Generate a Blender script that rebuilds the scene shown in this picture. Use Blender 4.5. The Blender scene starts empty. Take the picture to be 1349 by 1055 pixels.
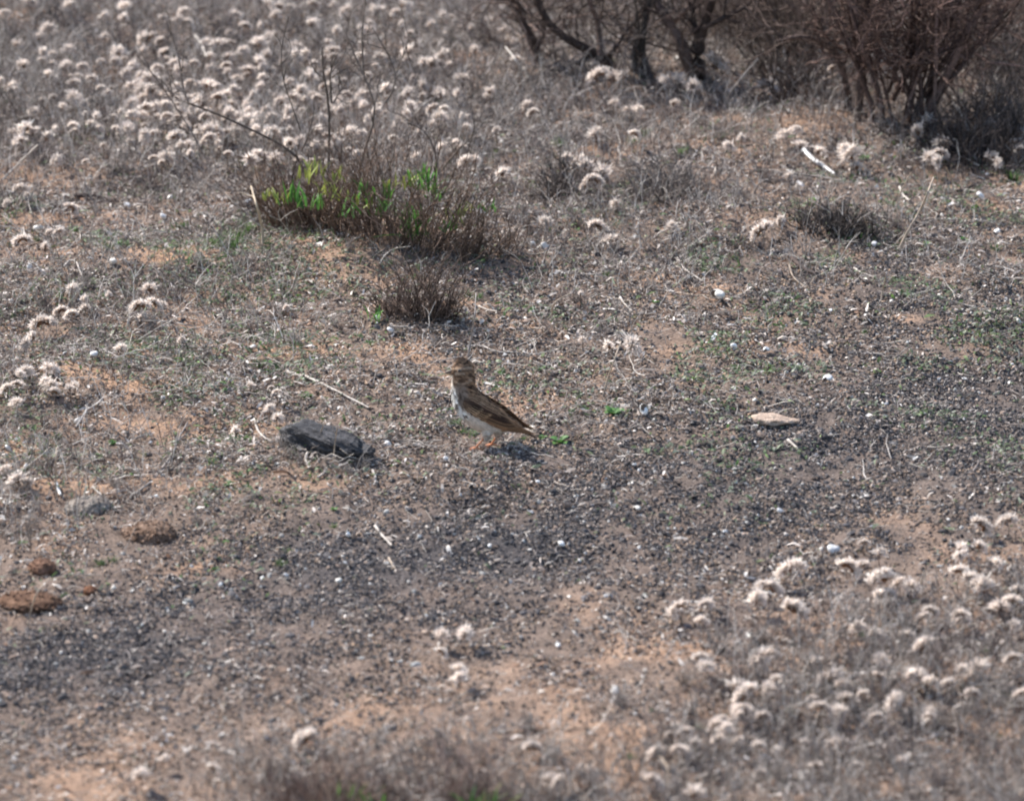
import bpy, math, random
import numpy as np
from mathutils import Vector, Matrix
rng = np.random.default_rng(7)
random.seed(7)
sc = bpy.context.scene
COL = sc.collection
PI = math.pi

# ------------------------------------------------------------------ camera
W0, H0 = 1349.0, 1055.0
PITCH = math.radians(17.0); SL = 9.5
CAM = np.array([0.0, -SL*math.cos(PITCH), SL*math.sin(PITCH)])
FOC = 253.0
cd = bpy.data.cameras.new('camera'); cam = bpy.data.objects.new('camera', cd); COL.objects.link(cam)
cam.location = CAM; cam.rotation_euler = (PI/2-PITCH, 0, 0)
cd.sensor_width = 36; cd.lens = FOC; cd.clip_end = 500; cd.clip_start = .1
sc.camera = cam
FWD = np.array([0, math.cos(PITCH), -math.sin(PITCH)]); UP = np.array([0, math.sin(PITCH), math.cos(PITCH)]); RT = np.array([1.0, 0, 0])

def ray(px, py):
    u = (px/W0-.5)*36/FOC; v = (.5-py/H0)*36/FOC*(H0/W0)
    return FWD + RT*u + UP*v
def to_px(P):
    d = np.asarray(P)-CAM
    z = d@FWD
    return (d@RT/z*FOC/36+.5)*W0, (.5-(d@UP)/z*FOC/36*W0/H0)*H0
def flat(px, py):
    r = ray(px, py); t = -CAM[2]/r[2]; return CAM+r*t

# ------------------------------------------------------------------ noise + ground height
_T = np.random.default_rng(3).random((8, 256, 256))
def vn(x, y, s=0):
    x = np.asarray(x, float); y = np.asarray(y, float)
    xi = np.floor(x).astype(int); yi = np.floor(y).astype(int)
    fx = x-xi; fy = y-yi; fx = fx*fx*(3-2*fx); fy = fy*fy*(3-2*fy)
    T = _T[s % 8]; xi = xi+s*37; yi = yi+s*91
    a = T[xi % 256, yi % 256]; b = T[(xi+1) % 256, yi % 256]; c = T[xi % 256, (yi+1) % 256]; d = T[(xi+1) % 256, (yi+1) % 256]
    return (a*(1-fx)+b*fx)*(1-fy)+(c*(1-fx)+d*fx)*fy
def fbm(x, y, s=0, o=4):
    t = 0; a = .5; n = 0
    for k in range(o):
        t = t+a*vn(x*2**k, y*2**k, s+k); n += a; a *= .5
    return t/n
BUMPS = [(510,325,.17,.13,.022),(250,350,.20,.14,.018),(430,600,.10,.12,.012),(1180,420,.2,.15,.012),(650,300,.15,.1,.01),
         (960,300,.12,.1,.018),(1250,905,.12,.12,.02),(60,500,.2,.12,.012),(1100,190,.3,.2,.02),(850,110,.25,.15,.02),(545,415,.07,.06,.012)]
BW = [(flat(a, b), sx, sy, h) for a, b, sx, sy, h in BUMPS]
def HT(x, y):
    x = np.asarray(x, float); y = np.asarray(y, float)
    h = (fbm(x*1.6+9, y*1.6+5, 0, 3)-.5)*.05 + (fbm(x*9, y*9, 2, 3)-.5)*.020 + (fbm(x*38, y*38, 4, 3)-.5)*.011
    h = h*np.clip(1.6-np.hypot(x, y)*.02, .2, 1)
    for c, sx, sy, a in BW:
        h = h+a*np.exp(-((x-c[0])/sx)**2-((y-c[1])/sy)**2)
    return h
def at(px, py):
    r = ray(px, py); z = 0.0
    for _ in range(12):
        t = (z-CAM[2])/r[2]; P = CAM+r*t; z = .5*z+.5*float(HT(P[0], P[1]))
    t = (z-CAM[2])/r[2]; P = CAM+r*t
    return np.array([P[0], P[1], float(HT(P[0], P[1]))])
def onplane(px, py, Y):
    r = ray(px, py); t = (Y-CAM[1])/r[1]; return CAM+r*t
def mpp(P):            # metres per photo pixel at a point
    return float((np.asarray(P)-CAM)@FWD)*36/FOC/W0

# zone functions in photo pixels (where the gravel, the sand and the dry litter lie on this ground)
def zones(x, y):
    P = np.stack([x, y, HT(x, y)], -1); px, py = to_px(P)
    yc = 888-.262*px; w = 100+px*.06
    gr = np.exp(-((py-yc)/w)**2)
    gr = np.maximum(gr, .62*np.exp(-((px-1230)/330)**2-((py-430)/170)**2))
    gr = np.maximum(gr, .35*np.exp(-((px-760)/200)**2-((py-420)/140)**2))
    n = fbm(x*7+3, y*4.5, 1, 4)
    sand = np.zeros_like(px)
    for a, b, rx, ry, s in SAND:
        sand = np.maximum(sand, s*np.exp(-((px-a)/rx)**2-((py-b)/ry)**2))
    return px, py, gr, n, sand
SAND = [(240,335,110,16,1),(300,390,90,26,.7),(150,500,80,16,.9),(400,460,90,22,.6),(420,520,40,14,.8),(180,560,60,12,.6),(60,290,60,10,.5),(60,100,60,10,.9),(150,20,250,10,.6),
        (1210,420,60,9,1),(990,290,60,14,.9),(920,505,60,10,.8),(860,570,80,12,.5),(1120,150,120,14,.8),(1290,265,50,10,.7),(1270,880,90,22,1),(1330,960,80,25,.9),(700,690,60,16,.5),
        (250,750,70,18,.7),(90,780,70,14,.5),(520,310,80,12,.7),(450,640,100,16,.5),(60,1040,220,22,.35),(600,880,160,16,.5),(830,860,180,16,.5),(350,760,60,12,.5),(880,150,120,14,.6),
        (250,640,90,14,.6),(1080,330,60,10,.5),(800,200,70,10,.5),(600,250,80,8,.4),(140,640,60,10,.5),(1130,850,200,14,.4),(560,1000,200,30,.3),(1150,1040,80,20,.8),(30,440,50,14,.7),(40,240,60,12,.5)]

# ------------------------------------------------------------------ materials
def mat(name, rough=.85, transl=0.0, noise=(60, .35), bump=0.0, bscale=300, spec=.25, attr=True, base=(.5,.5,.5)):
    m = bpy.data.materials.new(name); m.use_nodes = True; nt = m.node_tree; nt.nodes.clear()
    out = nt.nodes.new('ShaderNodeOutputMaterial'); b = nt.nodes.new('ShaderNodeBsdfPrincipled')
    b.inputs['Roughness'].default_value = rough; b.inputs['Specular IOR Level'].default_value = spec
    if attr:
        a = nt.nodes.new('ShaderNodeAttribute'); a.attribute_name = 'Col'; csrc = a.outputs['Color']
    else:
        a = nt.nodes.new('ShaderNodeRGB'); a.outputs[0].default_value = (*base, 1); csrc = a.outputs[0]
    tc = nt.nodes.new('ShaderNodeTexCoord'); nz = nt.nodes.new('ShaderNodeTexNoise'); nz.inputs['Scale'].default_value = noise[0]; nz.inputs['Detail'].default_value = 4
    nt.links.new(tc.outputs['Object'], nz.inputs['Vector'])
    mr = nt.nodes.new('ShaderNodeMapRange'); mr.inputs['From Min'].default_value = .3; mr.inputs['From Max'].default_value = .7
    mr.inputs['To Min'].default_value = 1-noise[1]; mr.inputs['To Max'].default_value = 1+noise[1]
    nt.links.new(nz.outputs['Fac'], mr.inputs['Value'])
    mx = nt.nodes.new('ShaderNodeVectorMath'); mx.operation = 'SCALE'
    nt.links.new(csrc, mx.inputs[0]); nt.links.new(mr.outputs[0], mx.inputs['Scale'])
    nt.links.new(mx.outputs[0], b.inputs['Base Color'])
    if bump:
        n2 = nt.nodes.new('ShaderNodeTexNoise'); n2.inputs['Scale'].default_value = bscale; n2.inputs['Detail'].default_value = 5
        nt.links.new(tc.outputs['Object'], n2.inputs['Vector'])
        bp = nt.nodes.new('ShaderNodeBump'); bp.inputs['Strength'].default_value = bump; bp.inputs['Distance'].default_value = .004
        nt.links.new(n2.outputs['Fac'], bp.inputs['Height']); nt.links.new(bp.outputs[0], b.inputs['Normal'])
    if transl:
        t = nt.nodes.new('ShaderNodeBsdfTranslucent'); nt.links.new(mx.outputs[0], t.inputs[0])
        ms = nt.nodes.new('ShaderNodeMixShader'); ms.inputs[0].default_value = transl
        nt.links.new(b.outputs[0], ms.inputs[1]); nt.links.new(t.outputs[0], ms.inputs[2]); nt.links.new(ms.outputs[0], out.inputs[0])
    else:
        nt.links.new(b.outputs[0], out.inputs[0])
    return m
M_SOIL = mat('sandy_soil', .95, noise=(220, .30), bump=.9, bscale=260, spec=.1)
M_GRIT = mat('grit', .8, noise=(400, .25), spec=.25)
M_DRY = mat('dry_stem', .75, .12, noise=(120, .3), spec=.2)
M_WOOD = mat('bark', .85, noise=(350, .45), bump=.7, bscale=500, spec=.15)
M_FLUFF = mat('fluff', .9, .5, noise=(150, .12), spec=.05)
M_LEAF = mat('leaf', .5, .35, noise=(120, .3), spec=.35)
M_SHELL = mat('shell', .45, noise=(400, .12), spec=.4)
M_ROCK = mat('basalt', .8, noise=(170, .45), bump=1.0, bscale=420, spec=.35)
M_STONE = mat('pale_stone', .85, noise=(140, .25), bump=.7, bscale=300, spec=.2)
M_CLOD = mat('red_earth', .95, noise=(160, .35), bump=1.0, bscale=300, spec=.05)
M_FEATH = mat('plumage', .8, noise=(330, .28), spec=.12)
M_EYE = mat('eye', .15, noise=(50, .05), spec=.6)
M_HORN = mat('horn', .5, noise=(300, .2), spec=.35)

# ------------------------------------------------------------------ mesh helpers
def mesh(name, V, F, C, mt, smooth=True):
    V = np.asarray(V, np.float32).reshape(-1, 3); F = np.asarray(F, np.int32); k = F.shape[1]
    me = bpy.data.meshes.new(name)
    me.vertices.add(len(V)); me.vertices.foreach_set('co', V.ravel())
    me.loops.add(F.size); me.loops.foreach_set('vertex_index', F.ravel())
    me.polygons.add(len(F)); me.polygons.foreach_set('loop_start', np.arange(0, F.size, k, dtype=np.int32))
    me.update(calc_edges=True); me.validate()
    a = me.attributes.new('Col', 'FLOAT_COLOR', 'POINT')
    C = np.asarray(C, np.float32)
    if C.ndim == 1: C = np.tile(C[:3], (len(V), 1))
    c4 = np.ones((len(V), 4), np.float32); c4[:, :3] = np.clip(C.reshape(-1, 3), 0, 1); a.data.foreach_set('color', c4.ravel())
    me.materials.append(mt)
    me.polygons.foreach_set('use_smooth', np.full(len(F), smooth))
    return me
def link(name, me, parent=None, loc=None):
    o = bpy.data.objects.new(name, me); COL.objects.link(o)
    if parent is not None: o.parent = parent
    if loc is not None: o.location = loc
    return o
def empty(name, loc, rz=0):
    o = bpy.data.objects.new(name, None); COL.objects.link(o); o.location = loc; o.rotation_euler = (0, 0, rz); o.empty_display_size = .02
    return o
def tag(o, label=None, cat=None, group=None, kind=None):
    if label: o['label'] = label
    if cat: o['category'] = cat
    if group: o['group'] = group
    if kind: o['kind'] = kind
    return o
def norm(v): return v/np.maximum(np.linalg.norm(v, axis=-1, keepdims=True), 1e-12)
def cat_parts(parts):                      # [(V,F,C)] -> one, all with equal face size
    Vs, Fs, Cs = [], [], []; n = 0
    for V, F, C in parts:
        V = V.reshape(-1, 3); Vs.append(V); Fs.append(F+n); n += len(V)
        C = np.asarray(C); Cs.append(np.tile(C, (len(V), 1)) if C.ndim == 1 else C.reshape(-1, 3))
    return np.concatenate(Vs), np.concatenate(Fs), np.concatenate(Cs)
def tubes(P, R, C, S=3, cap=True):
    """P (N,K,3) centre lines, R (N,K) radii, C (N,3) or (N,K,3)"""
    P = np.asarray(P, float); N, K, _ = P.shape; R = np.asarray(R, float)
    T = norm(np.gradient(P, axis=1))
    ref = np.where(np.abs(T[:, :1, 2:3]) > .8, np.array([1.0, 0, 0]), np.array([0, 0, 1.0]))
    A = norm(np.cross(T, np.broadcast_to(ref, T.shape))); B = np.cross(T, A)
    ang = np.arange(S)/S*2*PI
    V = P[:, :, None]+R[:, :, None, None]*(np.cos(ang)[:, None]*A[:, :, None]+np.sin(ang)[:, None]*B[:, :, None])
    idx = np.arange(N*K*S).reshape(N, K, S)
    a = idx[:, :-1]; b = idx[:, 1:]
    F = np.stack([a, np.roll(a, -1, 2), np.roll(b, -1, 2), b], -1).reshape(-1, 4)
    C = np.asarray(C, float)
    if C.ndim == 1: C = np.tile(C, (N, 1))
    if C.ndim == 2: C = np.repeat(C[:, None], K, 1)
    return V.reshape(-1, 3), F, np.repeat(C[:, :, None], S, 2).reshape(-1, 3)
def ribbons(P, Wd, side, C, cup=0.0, nrm=None):
    """P (N,K,3), Wd (N,K) half widths, side (N,3) or (N,K,3); three points across; C (N,K,3[,3 across])"""
    P = np.asarray(P, float); N, K, _ = P.shape
    side = np.asarray(side, float)
    if side.ndim == 2: side = np.repeat(side[:, None], K, 1)
    T = norm(np.gradient(P, axis=1)); nn = norm(np.cross(T, side))
    off = np.array([-1, 0, 1.0])
    V = P[:, :, None]+Wd[:, :, None, None]*off[:, None]*side[:, :, None] + (cup*Wd)[:, :, None, None]*np.array([1, 0, 1.0])[:, None]*nn[:, :, None]
    idx = np.arange(N*K*3).reshape(N, K, 3)
    F = np.stack([idx[:, :-1, :-1], idx[:, :-1, 1:], idx[:, 1:, 1:], idx[:, 1:, :-1]], -1).reshape(-1, 4)
    C = np.asarray(C, float)
    if C.ndim == 1: C = np.tile(C, (N, 1))
    if C.ndim == 2: C = np.repeat(C[:, None], K, 1)
    if C.ndim == 3: C = np.repeat(C[:, :, None], 3, 2)
    return V.reshape(-1, 3), F, C.reshape(-1, 3)
def randdir(n, r=rng):
    v = r.normal(size=(n, 3)); return norm(v)
def rotmats(n, tilt=PI, r=rng):            # random yaw and limited tilt
    a = r.random(n)*2*PI; t = r.normal(size=n)*tilt; b = r.random(n)*2*PI
    def Rz(q): z = np.zeros_like(q); o = z+1; return np.stack([np.stack([np.cos(q), -np.sin(q), z], -1), np.stack([np.sin(q), np.cos(q), z], -1), np.stack([z, z, o], -1)], -2)
    def Rx(q): z = np.zeros_like(q); o = z+1; return np.stack([np.stack([o, z, z], -1), np.stack([z, np.cos(q), -np.sin(q)], -1), np.stack([z, np.sin(q), np.cos(q)], -1)], -2)
    return Rz(b)@Rx(t)@Rz(a)
def scatter(tv, tf, pos, R, S, C, jit=0.0):
    N = len(pos); n = len(tv)
    L = tv[None]*S[:, None, :]
    if jit: L = L*(1+rng.normal(size=(N, n, 1))*jit)
    V = np.einsum('nij,nkj->nki', R, L)+pos[:, None]
    F = tf[None]+(np.arange(N)*n)[:, None, None]
    return V.reshape(-1, 3), F.reshape(-1, tf.shape[1]), np.repeat(C, n, 0)
OCT_V = np.array([[1, 0, 0], [-1, 0, 0], [0, 1, 0], [0, -1, 0], [0, 0, 1], [0, 0, -1.0]])
OCT_F = np.array([[0, 2, 4], [2, 1, 4], [1, 3, 4], [3, 0, 4], [2, 0, 5], [1, 2, 5], [3, 1, 5], [0, 3, 5]])
def ico(n):
    import bmesh
    bm = bmesh.new(); bmesh.ops.create_icosphere(bm, subdivisions=n, radius=1)
    V = np.array([v.co[:] for v in bm.verts]); F = np.array([[v.index for v in f.verts] for f in bm.faces]); bm.free()
    return V, F
def n3(P, f, s=0):
    return (vn(P[:, 0]*f+P[:, 2]*f*.7, P[:, 1]*f, s)+vn(P[:, 1]*f+11, P[:, 2]*f+P[:, 0]*f*.6, s+1)+vn(P[:, 2]*f+7, P[:, 0]*f-3, s+2))/3

# ------------------------------------------------------------------ ground
def axis(lo, hi, st, far):
    a = list(np.arange(lo, hi, st)); s = st; x = a[-1]; up = []
    while x < far: s *= 1.25; x += s; up.append(x)
    s = st; x = a[0]; dn = []
    while x > -far: s *= 1.25; x -= s; dn.append(x)
    return np.array(dn[::-1]+a+up)
gx = axis(-1.1, 1.1, .0055, 160); gy = axis(-2.0, 3.0, .0075, 160)
X, Y = np.meshgrid(gx, gy); Z = HT(X, Y)
px, py, gr, n, sand = zones(X, Y)
near = (np.abs(X) < 1.6) & (Y < 3.6) & (Y > -2.8)
gr = np.where(near, gr, .2); sand = np.where(near, sand, .3)
m = np.clip(sand*.85+(fbm(X*14, Y*9, 5, 4)-.5)*2.2+.02-gr*.4, 0, 1)[..., None]
tanc = np.array([.43, .27, .175]); dullc = np.array([.19, .14, .11]); grc = np.array([.085, .075, .073])
c = dullc*(1-m)+tanc*m
pt = np.clip((fbm(X*6+2, Y*5, 5, 3)-.42)*5, 0, 1)
g2 = np.clip(gr*1.0+(n-.5)*1.2-.1, 0, 1)[..., None]*(1-m*.7)*(.5+.5*pt[..., None])
c = c*(1-g2)+grc*g2
c = c*(.8+.4*fbm(X*60, Y*40, 6, 3))[..., None]
idx = np.arange(X.size).reshape(X.shape)
F = np.stack([idx[:-1, :-1], idx[:-1, 1:], idx[1:, 1:], idx[1:, :-1]], -1).reshape(-1, 4)
g = link('ground', mesh('ground', np.stack([X, Y, Z], -1), F, c.reshape(-1, 3), M_SOIL)); tag(g, kind='structure')

# ------------------------------------------------------------------ scattered litter (nobody could count it)
def sample(N, dens, mx=.16, my=.25):
    out = []
    got = 0
    while got < N:
        y = rng.uniform(-1.53-my, 2.2+my*1.6, N*2); half = .57+(y+1.53)/3.73*.26+mx
        x = rng.uniform(-1, 1, N*2)*1.02
        keep = (np.abs(x) < half)
        x = x[keep]; y = y[keep]
        px, py, gr, n, sand = zones(x, y)
        d = dens(px, py, gr, n, sand, x, y)
        k = rng.random(len(x)) < d
        out.append(np.stack([x[k], y[k]], -1)); got += k.sum()
    q = np.concatenate(out)[:N]
    return q[:, 0], q[:, 1]
def pick(pal, N, var=.22):
    pal = np.array([p[1:] for p in pal]), np.array([p[0] for p in pal], float)
    i = rng.choice(len(pal[1]), N, p=pal[1]/pal[1].sum())
    return pal[0][i]*(1+rng.normal(size=(N, 1))*var).clip(.4, 1.8)

def TL(px, py):   # dry-plant cover: upper left, lower right, bottom
    a = np.exp(-(np.maximum(px-560, 0)/260)**2)*np.clip((300-py)/110, 0, 1)
    a = np.maximum(a, .6*np.clip((250-py)/110, 0, 1))
    b = np.clip((px-760)/320, 0, 1)*np.clip((py-(1010-.18*px-(px-760)*.06))/90, 0, 1)
    c2 = .55*np.clip((py-(985-.05*px))/60, 0, 1)*np.clip((px-230)/120, 0, 1)
    d = .35*np.exp(-((px-140)/220)**2-((py-420)/120)**2)
    e = .30*np.exp(-((px-60)/170)**2-((py-620)/90)**2)
    f = .30*np.exp(-((px-900)/330)**2-((py-300)/90)**2)
    return np.clip(np.maximum.reduce([a, b*.9, c2, d, e, f]), 0, 1)
# pebbles and grit
def dgrit(px, py, gr, n, sand, x, y):
    cl = fbm(x*22, y*15, 3, 3)
    pt = np.clip((fbm(x*6+2, y*5, 5, 3)-.42)*5, 0, 1)
    return np.clip((.24+gr*1.1)*(1-.72*sand)*(.58+.42*pt)*(.15+2.2*np.clip(cl-.36, 0, 1)*1.6), 0.010, 1)
N = 330000
x, y = sample(N, dgrit)
s = np.minimum(np.exp(rng.normal(size=N)*.5)*.00125, .0034)
S = s[:, None]*np.stack([rng.uniform(.8, 1.4, N), rng.uniform(.7, 1.1, N), rng.uniform(.5, .95, N)], -1)
pos = np.stack([x, y, HT(x, y)+s*.35], -1)
pal = [(26, .05, .043, .044), (20, .09, .08, .08), (18, .16, .135, .125), (18, .27, .20, .155), (13, .36, .265, .20), (8, .40, .36, .33), (2.2, .68, .65, .60), (3, .12, .13, .085)]
gq = zones(x, y)[2]; dk = pick([(30, .043, .040, .044), (26, .078, .072, .073), (18, .14, .122, .115), (15, .25, .195, .155), (6, .38, .31, .26), (2, .55, .52, .48)], N)
lt = pick([(14, .06, .05, .048), (14, .11, .09, .08), (22, .21, .15, .11), (26, .33, .225, .15), (14, .42, .30, .21), (10, .46, .41, .36), (3, .7, .66, .6), (3, .12, .13, .085)], N)
C = np.where((rng.random(N) < .15+.85*gq)[:, None], dk, lt)
V, F, C = scatter(OCT_V, OCT_F, pos, rotmats(N, .6), S, C, .18)
tag(link('gravel', mesh('gravel', V, F, C, M_GRIT, False)), 'dark grey and brown gravel strewn over the sandy soil', 'gravel', kind='stuff')
# bigger grit clods
N = 6000
x, y = sample(N, lambda px, py, gr, n, sand, x, y: np.clip(.2+gr, 0, 1)*(1-.7*sand))
s = np.minimum(np.exp(rng.normal(size=N)*.35)*.0030, .0055)
tv, tf = ico(1)
S = s[:, None]*np.stack([rng.uniform(.8, 1.5, N), rng.uniform(.7, 1.1, N), rng.uniform(.45, .8, N)], -1)
V, F, C = scatter(tv, tf, np.stack([x, y, HT(x, y)+s*.2], -1), rotmats(N, .4), S, pick([(30, .05, .047, .05), (25, .11, .10, .10), (25, .22, .16, .125), (10, .3, .22, .17), (5, .3, .29, .27)], N), .12)
tag(link('pebbles', mesh('pebbles', V, F, C, M_GRIT, False)), 'small dark stones lying among the gravel', 'pebbles', kind='stuff')
# flakes of dead leaf
FL_V = np.array([[-1, -.45, .1], [0, -.6, .35], [1, -.2, .05], [-1, .3, .15], [0, .55, .3], [1, .25, -.05]])
FL_F = np.array([[0, 1, 4, 3], [1, 2, 5, 4]])
N = 125000
def dlit(px, py, gr, n, sand, x, y):
    cl = fbm(x*16, y*11, 2, 3)
    return np.clip((.22+.5*TL(px, py)+.34*np.clip((720-py)/120, 0, 1)*np.clip((1150-px)/500, .3, 1))*(1-.55*sand)*(.2+2.6*np.clip(cl-.38, 0, 1)*1.5)*(1-.3*gr), .01, 1)
x, y = sample(N, dlit)
s = np.minimum(np.exp(rng.normal(size=N)*.45)*.0027, .007)
S = s[:, None]*.85*np.stack([rng.uniform(.7, 1.7, N), rng.uniform(.4, 1.0, N), rng.uniform(.6, 2.2, N)], -1)
pos = np.stack([x, y, HT(x, y)+.001+rng.random(N)*.004], -1)
px, py = to_px(pos)
C = pick([(28, .33, .28, .245), (26, .48, .42, .37), (16, .68, .62, .56), (18, .16, .125, .105), (11, .08, .065, .06), (9, .25, .15, .10)], N)
gk = rng.random(N) < .75*zones(x, y)[2]; C[gk] = pick([(30, .05, .045, .048), (25, .10, .09, .085), (20, .22, .18, .16), (6, .42, .38, .34)], gk.sum())
gm = (rng.random(N) < .16*np.exp(-((py-430)/210)**2))
C[gm] = pick([(1, .12, .16, .065), (1, .17, .21, .10), (1, .20, .23, .15)], gm.sum())
V, F, C = scatter(FL_V, FL_F, pos, rotmats(N, .55), S, C, .1)
tag(link('leaf_litter', mesh('leaf_litter', V, F, C, M_DRY, False)), 'grey and brown flakes of dead leaves covering the soil', 'litter', kind='stuff')
# short broken twigs lying about
N = 80000
x, y = sample(N, dlit)
L = np.exp(rng.normal(size=N)*.5)*.010; a = rng.random(N)*2*PI; tl = rng.normal(size=N)*.28
d = np.stack([np.cos(a)*np.cos(tl), np.sin(a)*np.cos(tl), np.abs(np.sin(tl))], -1)
p0 = np.stack([x, y, HT(x, y)+.001+rng.random(N)*.003], -1)
bend = rng.normal(size=(N, 3))*.12
P = np.stack([p0, p0+d*L[:, None]*.5+bend*L[:, None], p0+d*L[:, None]], 1)
R = np.stack([1.0+0*L, .9+0*L, .5+0*L], 1)*(rng.uniform(.35, .85, N)*.001)[:, None]
C = pick([(30, .34, .29, .26), (20, .20, .16, .14), (26, .54, .48, .42), (14, .10, .075, .065)], N)
V, F, C = tubes(P, R, C)
tag(link('twig_litter', mesh('twig_litter', V, F, C, M_DRY)), 'broken grey twigs lying loose on the ground', 'litter', kind='stuff')
# longer fallen stalks, bent and forked, tangled over the left, the middle and the back
N = 3600
x, y = sample(N, lambda px, py, gr, n, sand, x, y: np.clip((.75*np.clip((700-py)/150, 0, 1)*np.clip((1250-px)/500, .35, 1)+.6*TL(px, py)), .02, 1)*(1-.5*gr)*np.clip(fbm(x*6+8, y*5, 6, 3)-.33, 0, 1)*4)
L = np.exp(rng.normal(size=N)*.45)*.030; a = rng.random(N)*2*PI; tl = np.abs(rng.normal(size=N))*.30
d = np.stack([np.cos(a)*np.cos(tl), np.sin(a)*np.cos(tl), np.sin(tl)], -1); k = np.linspace(0, 1, 6)
p0 = np.stack([x, y, HT(x, y)+.003+rng.random(N)*.004], -1); bend = rng.normal(size=(N, 3))*np.array([.35, .35, .22])
P = p0[:, None]+(d[:, None]*k[:, None]+bend[:, None]*(k*(1-k))[:, None]+rng.normal(size=(N, 6, 3))*.02)*L[:, None, None]
R0 = (1-.55*k)[None]*rng.uniform(.45, 1.0, N)[:, None]*.001
C = pick([(30, .52, .46, .40), (25, .38, .33, .29), (18, .24, .19, .16), (12, .64, .58, .52), (10, .12, .09, .075)], N)
q0 = P[:, 3]; dd = norm(d+randdir(N)*.7); dd[:, 2] = np.abs(dd[:, 2])*.7
Q = q0[:, None]+(dd[:, None]*k[:, None]+bend[::-1][:, None]*(k*(1-k))[:, None])*(L*.45)[:, None, None]
V, F, C = cat_parts([tubes(P, R0, C, 4), tubes(Q, R0*.65, C, 3)])
tag(link('fallen_stalks', mesh('fallen_stalks', V, F, C, M_DRY)), 'pale and grey fallen stalks tangled over the soil', 'fallen stalks', kind='stuff')
# upright dead stems
def stems(N, dens, hmin, hmax, pal, name, label, lean=.35, rad=.00055, K=4, mt=None, nbr=2):
    x, y = sample(N, dens)
    h = rng.uniform(hmin, hmax, N)*(.5+rng.random(N))
    a = rng.random(N)*2*PI; t = np.abs(rng.normal(size=N))*lean
    d = np.stack([np.cos(a)*np.sin(t), np.sin(a)*np.sin(t), np.cos(t)], -1)
    k = np.linspace(0, 1, K)
    cur = rng.normal(size=(N, 3))*.22; cur[:, 2] = -np.abs(cur[:, 2])
    p0 = np.stack([x, y, HT(x, y)-.002], -1)
    P = p0[:, None]+(d[:, None]*k[:, None]+cur[:, None]*(k*k)[:, None])*h[:, None, None]
    P += rng.normal(size=P.shape)*.03*h[:, None, None]*(k[:, None] > 0)
    R = (1-.6*k)[None]*(rng.uniform(.6, 1.3, N)*rad)[:, None]
    C = pick(pal, N)
    parts = [tubes(P, R, C)]
    for b in range(nbr):
        m_ = rng.integers(1, K-1, N); q0 = P[np.arange(N), m_]
        dd = norm(d+randdir(N)*.8); dd[:, 2] = np.abs(dd[:, 2])
        l = h*rng.uniform(.2, .5, N)
        Q = q0[:, None]+(dd[:, None]*k[:, None]+cur[::-1][:, None]*(k*k)[:, None])*l[:, None, None]
        parts.append(tubes(Q, R*.7, C))
    V, F, C = cat_parts(parts)
    return tag(link(name, mesh(name, V, F, C, mt or M_DRY)), label, 'dry stems', kind='stuff')
GREY = [(28, .40, .35, .31), (20, .25, .21, .185), (28, .60, .54, .48), (14, .12, .09, .08)]
stems(42000, lambda px, py, gr, n, sand, x, y: TL(px, py)*(.25+1.5*np.clip(fbm(x*10, y*7, 6, 3)-.35, 0, 1)), .014, .060, GREY, 'dead_stems', 'fine grey dead stems standing over the ground among the seed heads', .55, .00062)
stems(15000, lambda px, py, gr, n, sand, x, y: np.clip(.25+TL(px, py), 0, 1)*(py < 620)*np.clip(fbm(x*12, y*9, 7, 3)-.3, 0, 1), .005, .02, GREY, 'dead_stubble', 'short grey stubble of dead stems between gravel', .8, .0005)
# tiny green weeds
N = 12000
def dweed(px, py, gr, n, sand, x, y):
    z = np.exp(-((py-410)/190)**2)*(.35+.5*(px > 800)+.5*(px < 420))+.3*np.exp(-((px-200)/260)**2-((py-640)/120)**2)
    return np.clip(z, 0, 1)*np.clip(fbm(x*11+5, y*8, 4, 3)-.48, 0, 1)*6
x, y = sample(N, dweed)
s = rng.uniform(.002, .0048, N)
S = s[:, None]*np.stack([rng.uniform(.8, 1.4, N), rng.uniform(.5, .9, N), rng.uniform(.6, 1.8, N)], -1)
V, F, C = scatter(FL_V, FL_F, np.stack([x, y, HT(x, y)+.003+rng.random(N)*.004], -1), rotmats(N, .6), S, pick([(3, .10, .14, .06), (3, .15, .19, .10), (3, .21, .24, .17), (1, .11, .20, .05)], N), .1)
tag(link('ground_weeds', mesh('ground_weeds', V, F, C, M_LEAF, False)), 'tiny dull green weeds creeping between the gravel', 'weeds', kind='stuff')

# ------------------------------------------------------------------ label helper
LM = {'the lark': (640, 560), 'the black rock': (435, 582), 'the green-tipped tussock': (510, 285), 'the small brown tussock': (545, 390), 'the flat pale stone': (1022, 553),
      'the gnarled shrub': (880, 90), 'the dense reddish shrub': (1150, 130), 'the white stick': (1080, 220), 'the reddish mound': (197, 703), 'the long low mound': (35, 797),
      'the green grass tuft': (300, 320), 'the bare branching shrub': (420, 140), 'the tall leaning stem': (1207, 285), 'the lower-edge tussock': (460, 1035)}
ORD = ['nearest', 'second nearest', 'third nearest', 'fourth nearest', 'fifth nearest', 'sixth nearest', 'seventh nearest', 'eighth nearest', 'ninth nearest', 'tenth nearest', 'eleventh nearest', 'twelfth nearest'] + [w+' nearest' for w in
       'thirteenth fourteenth fifteenth sixteenth seventeenth eighteenth nineteenth twentieth twenty-first twenty-second twenty-third twenty-fourth twenty-fifth twenty-sixth twenty-seventh twenty-eighth twenty-ninth thirtieth'.split()]
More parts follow.
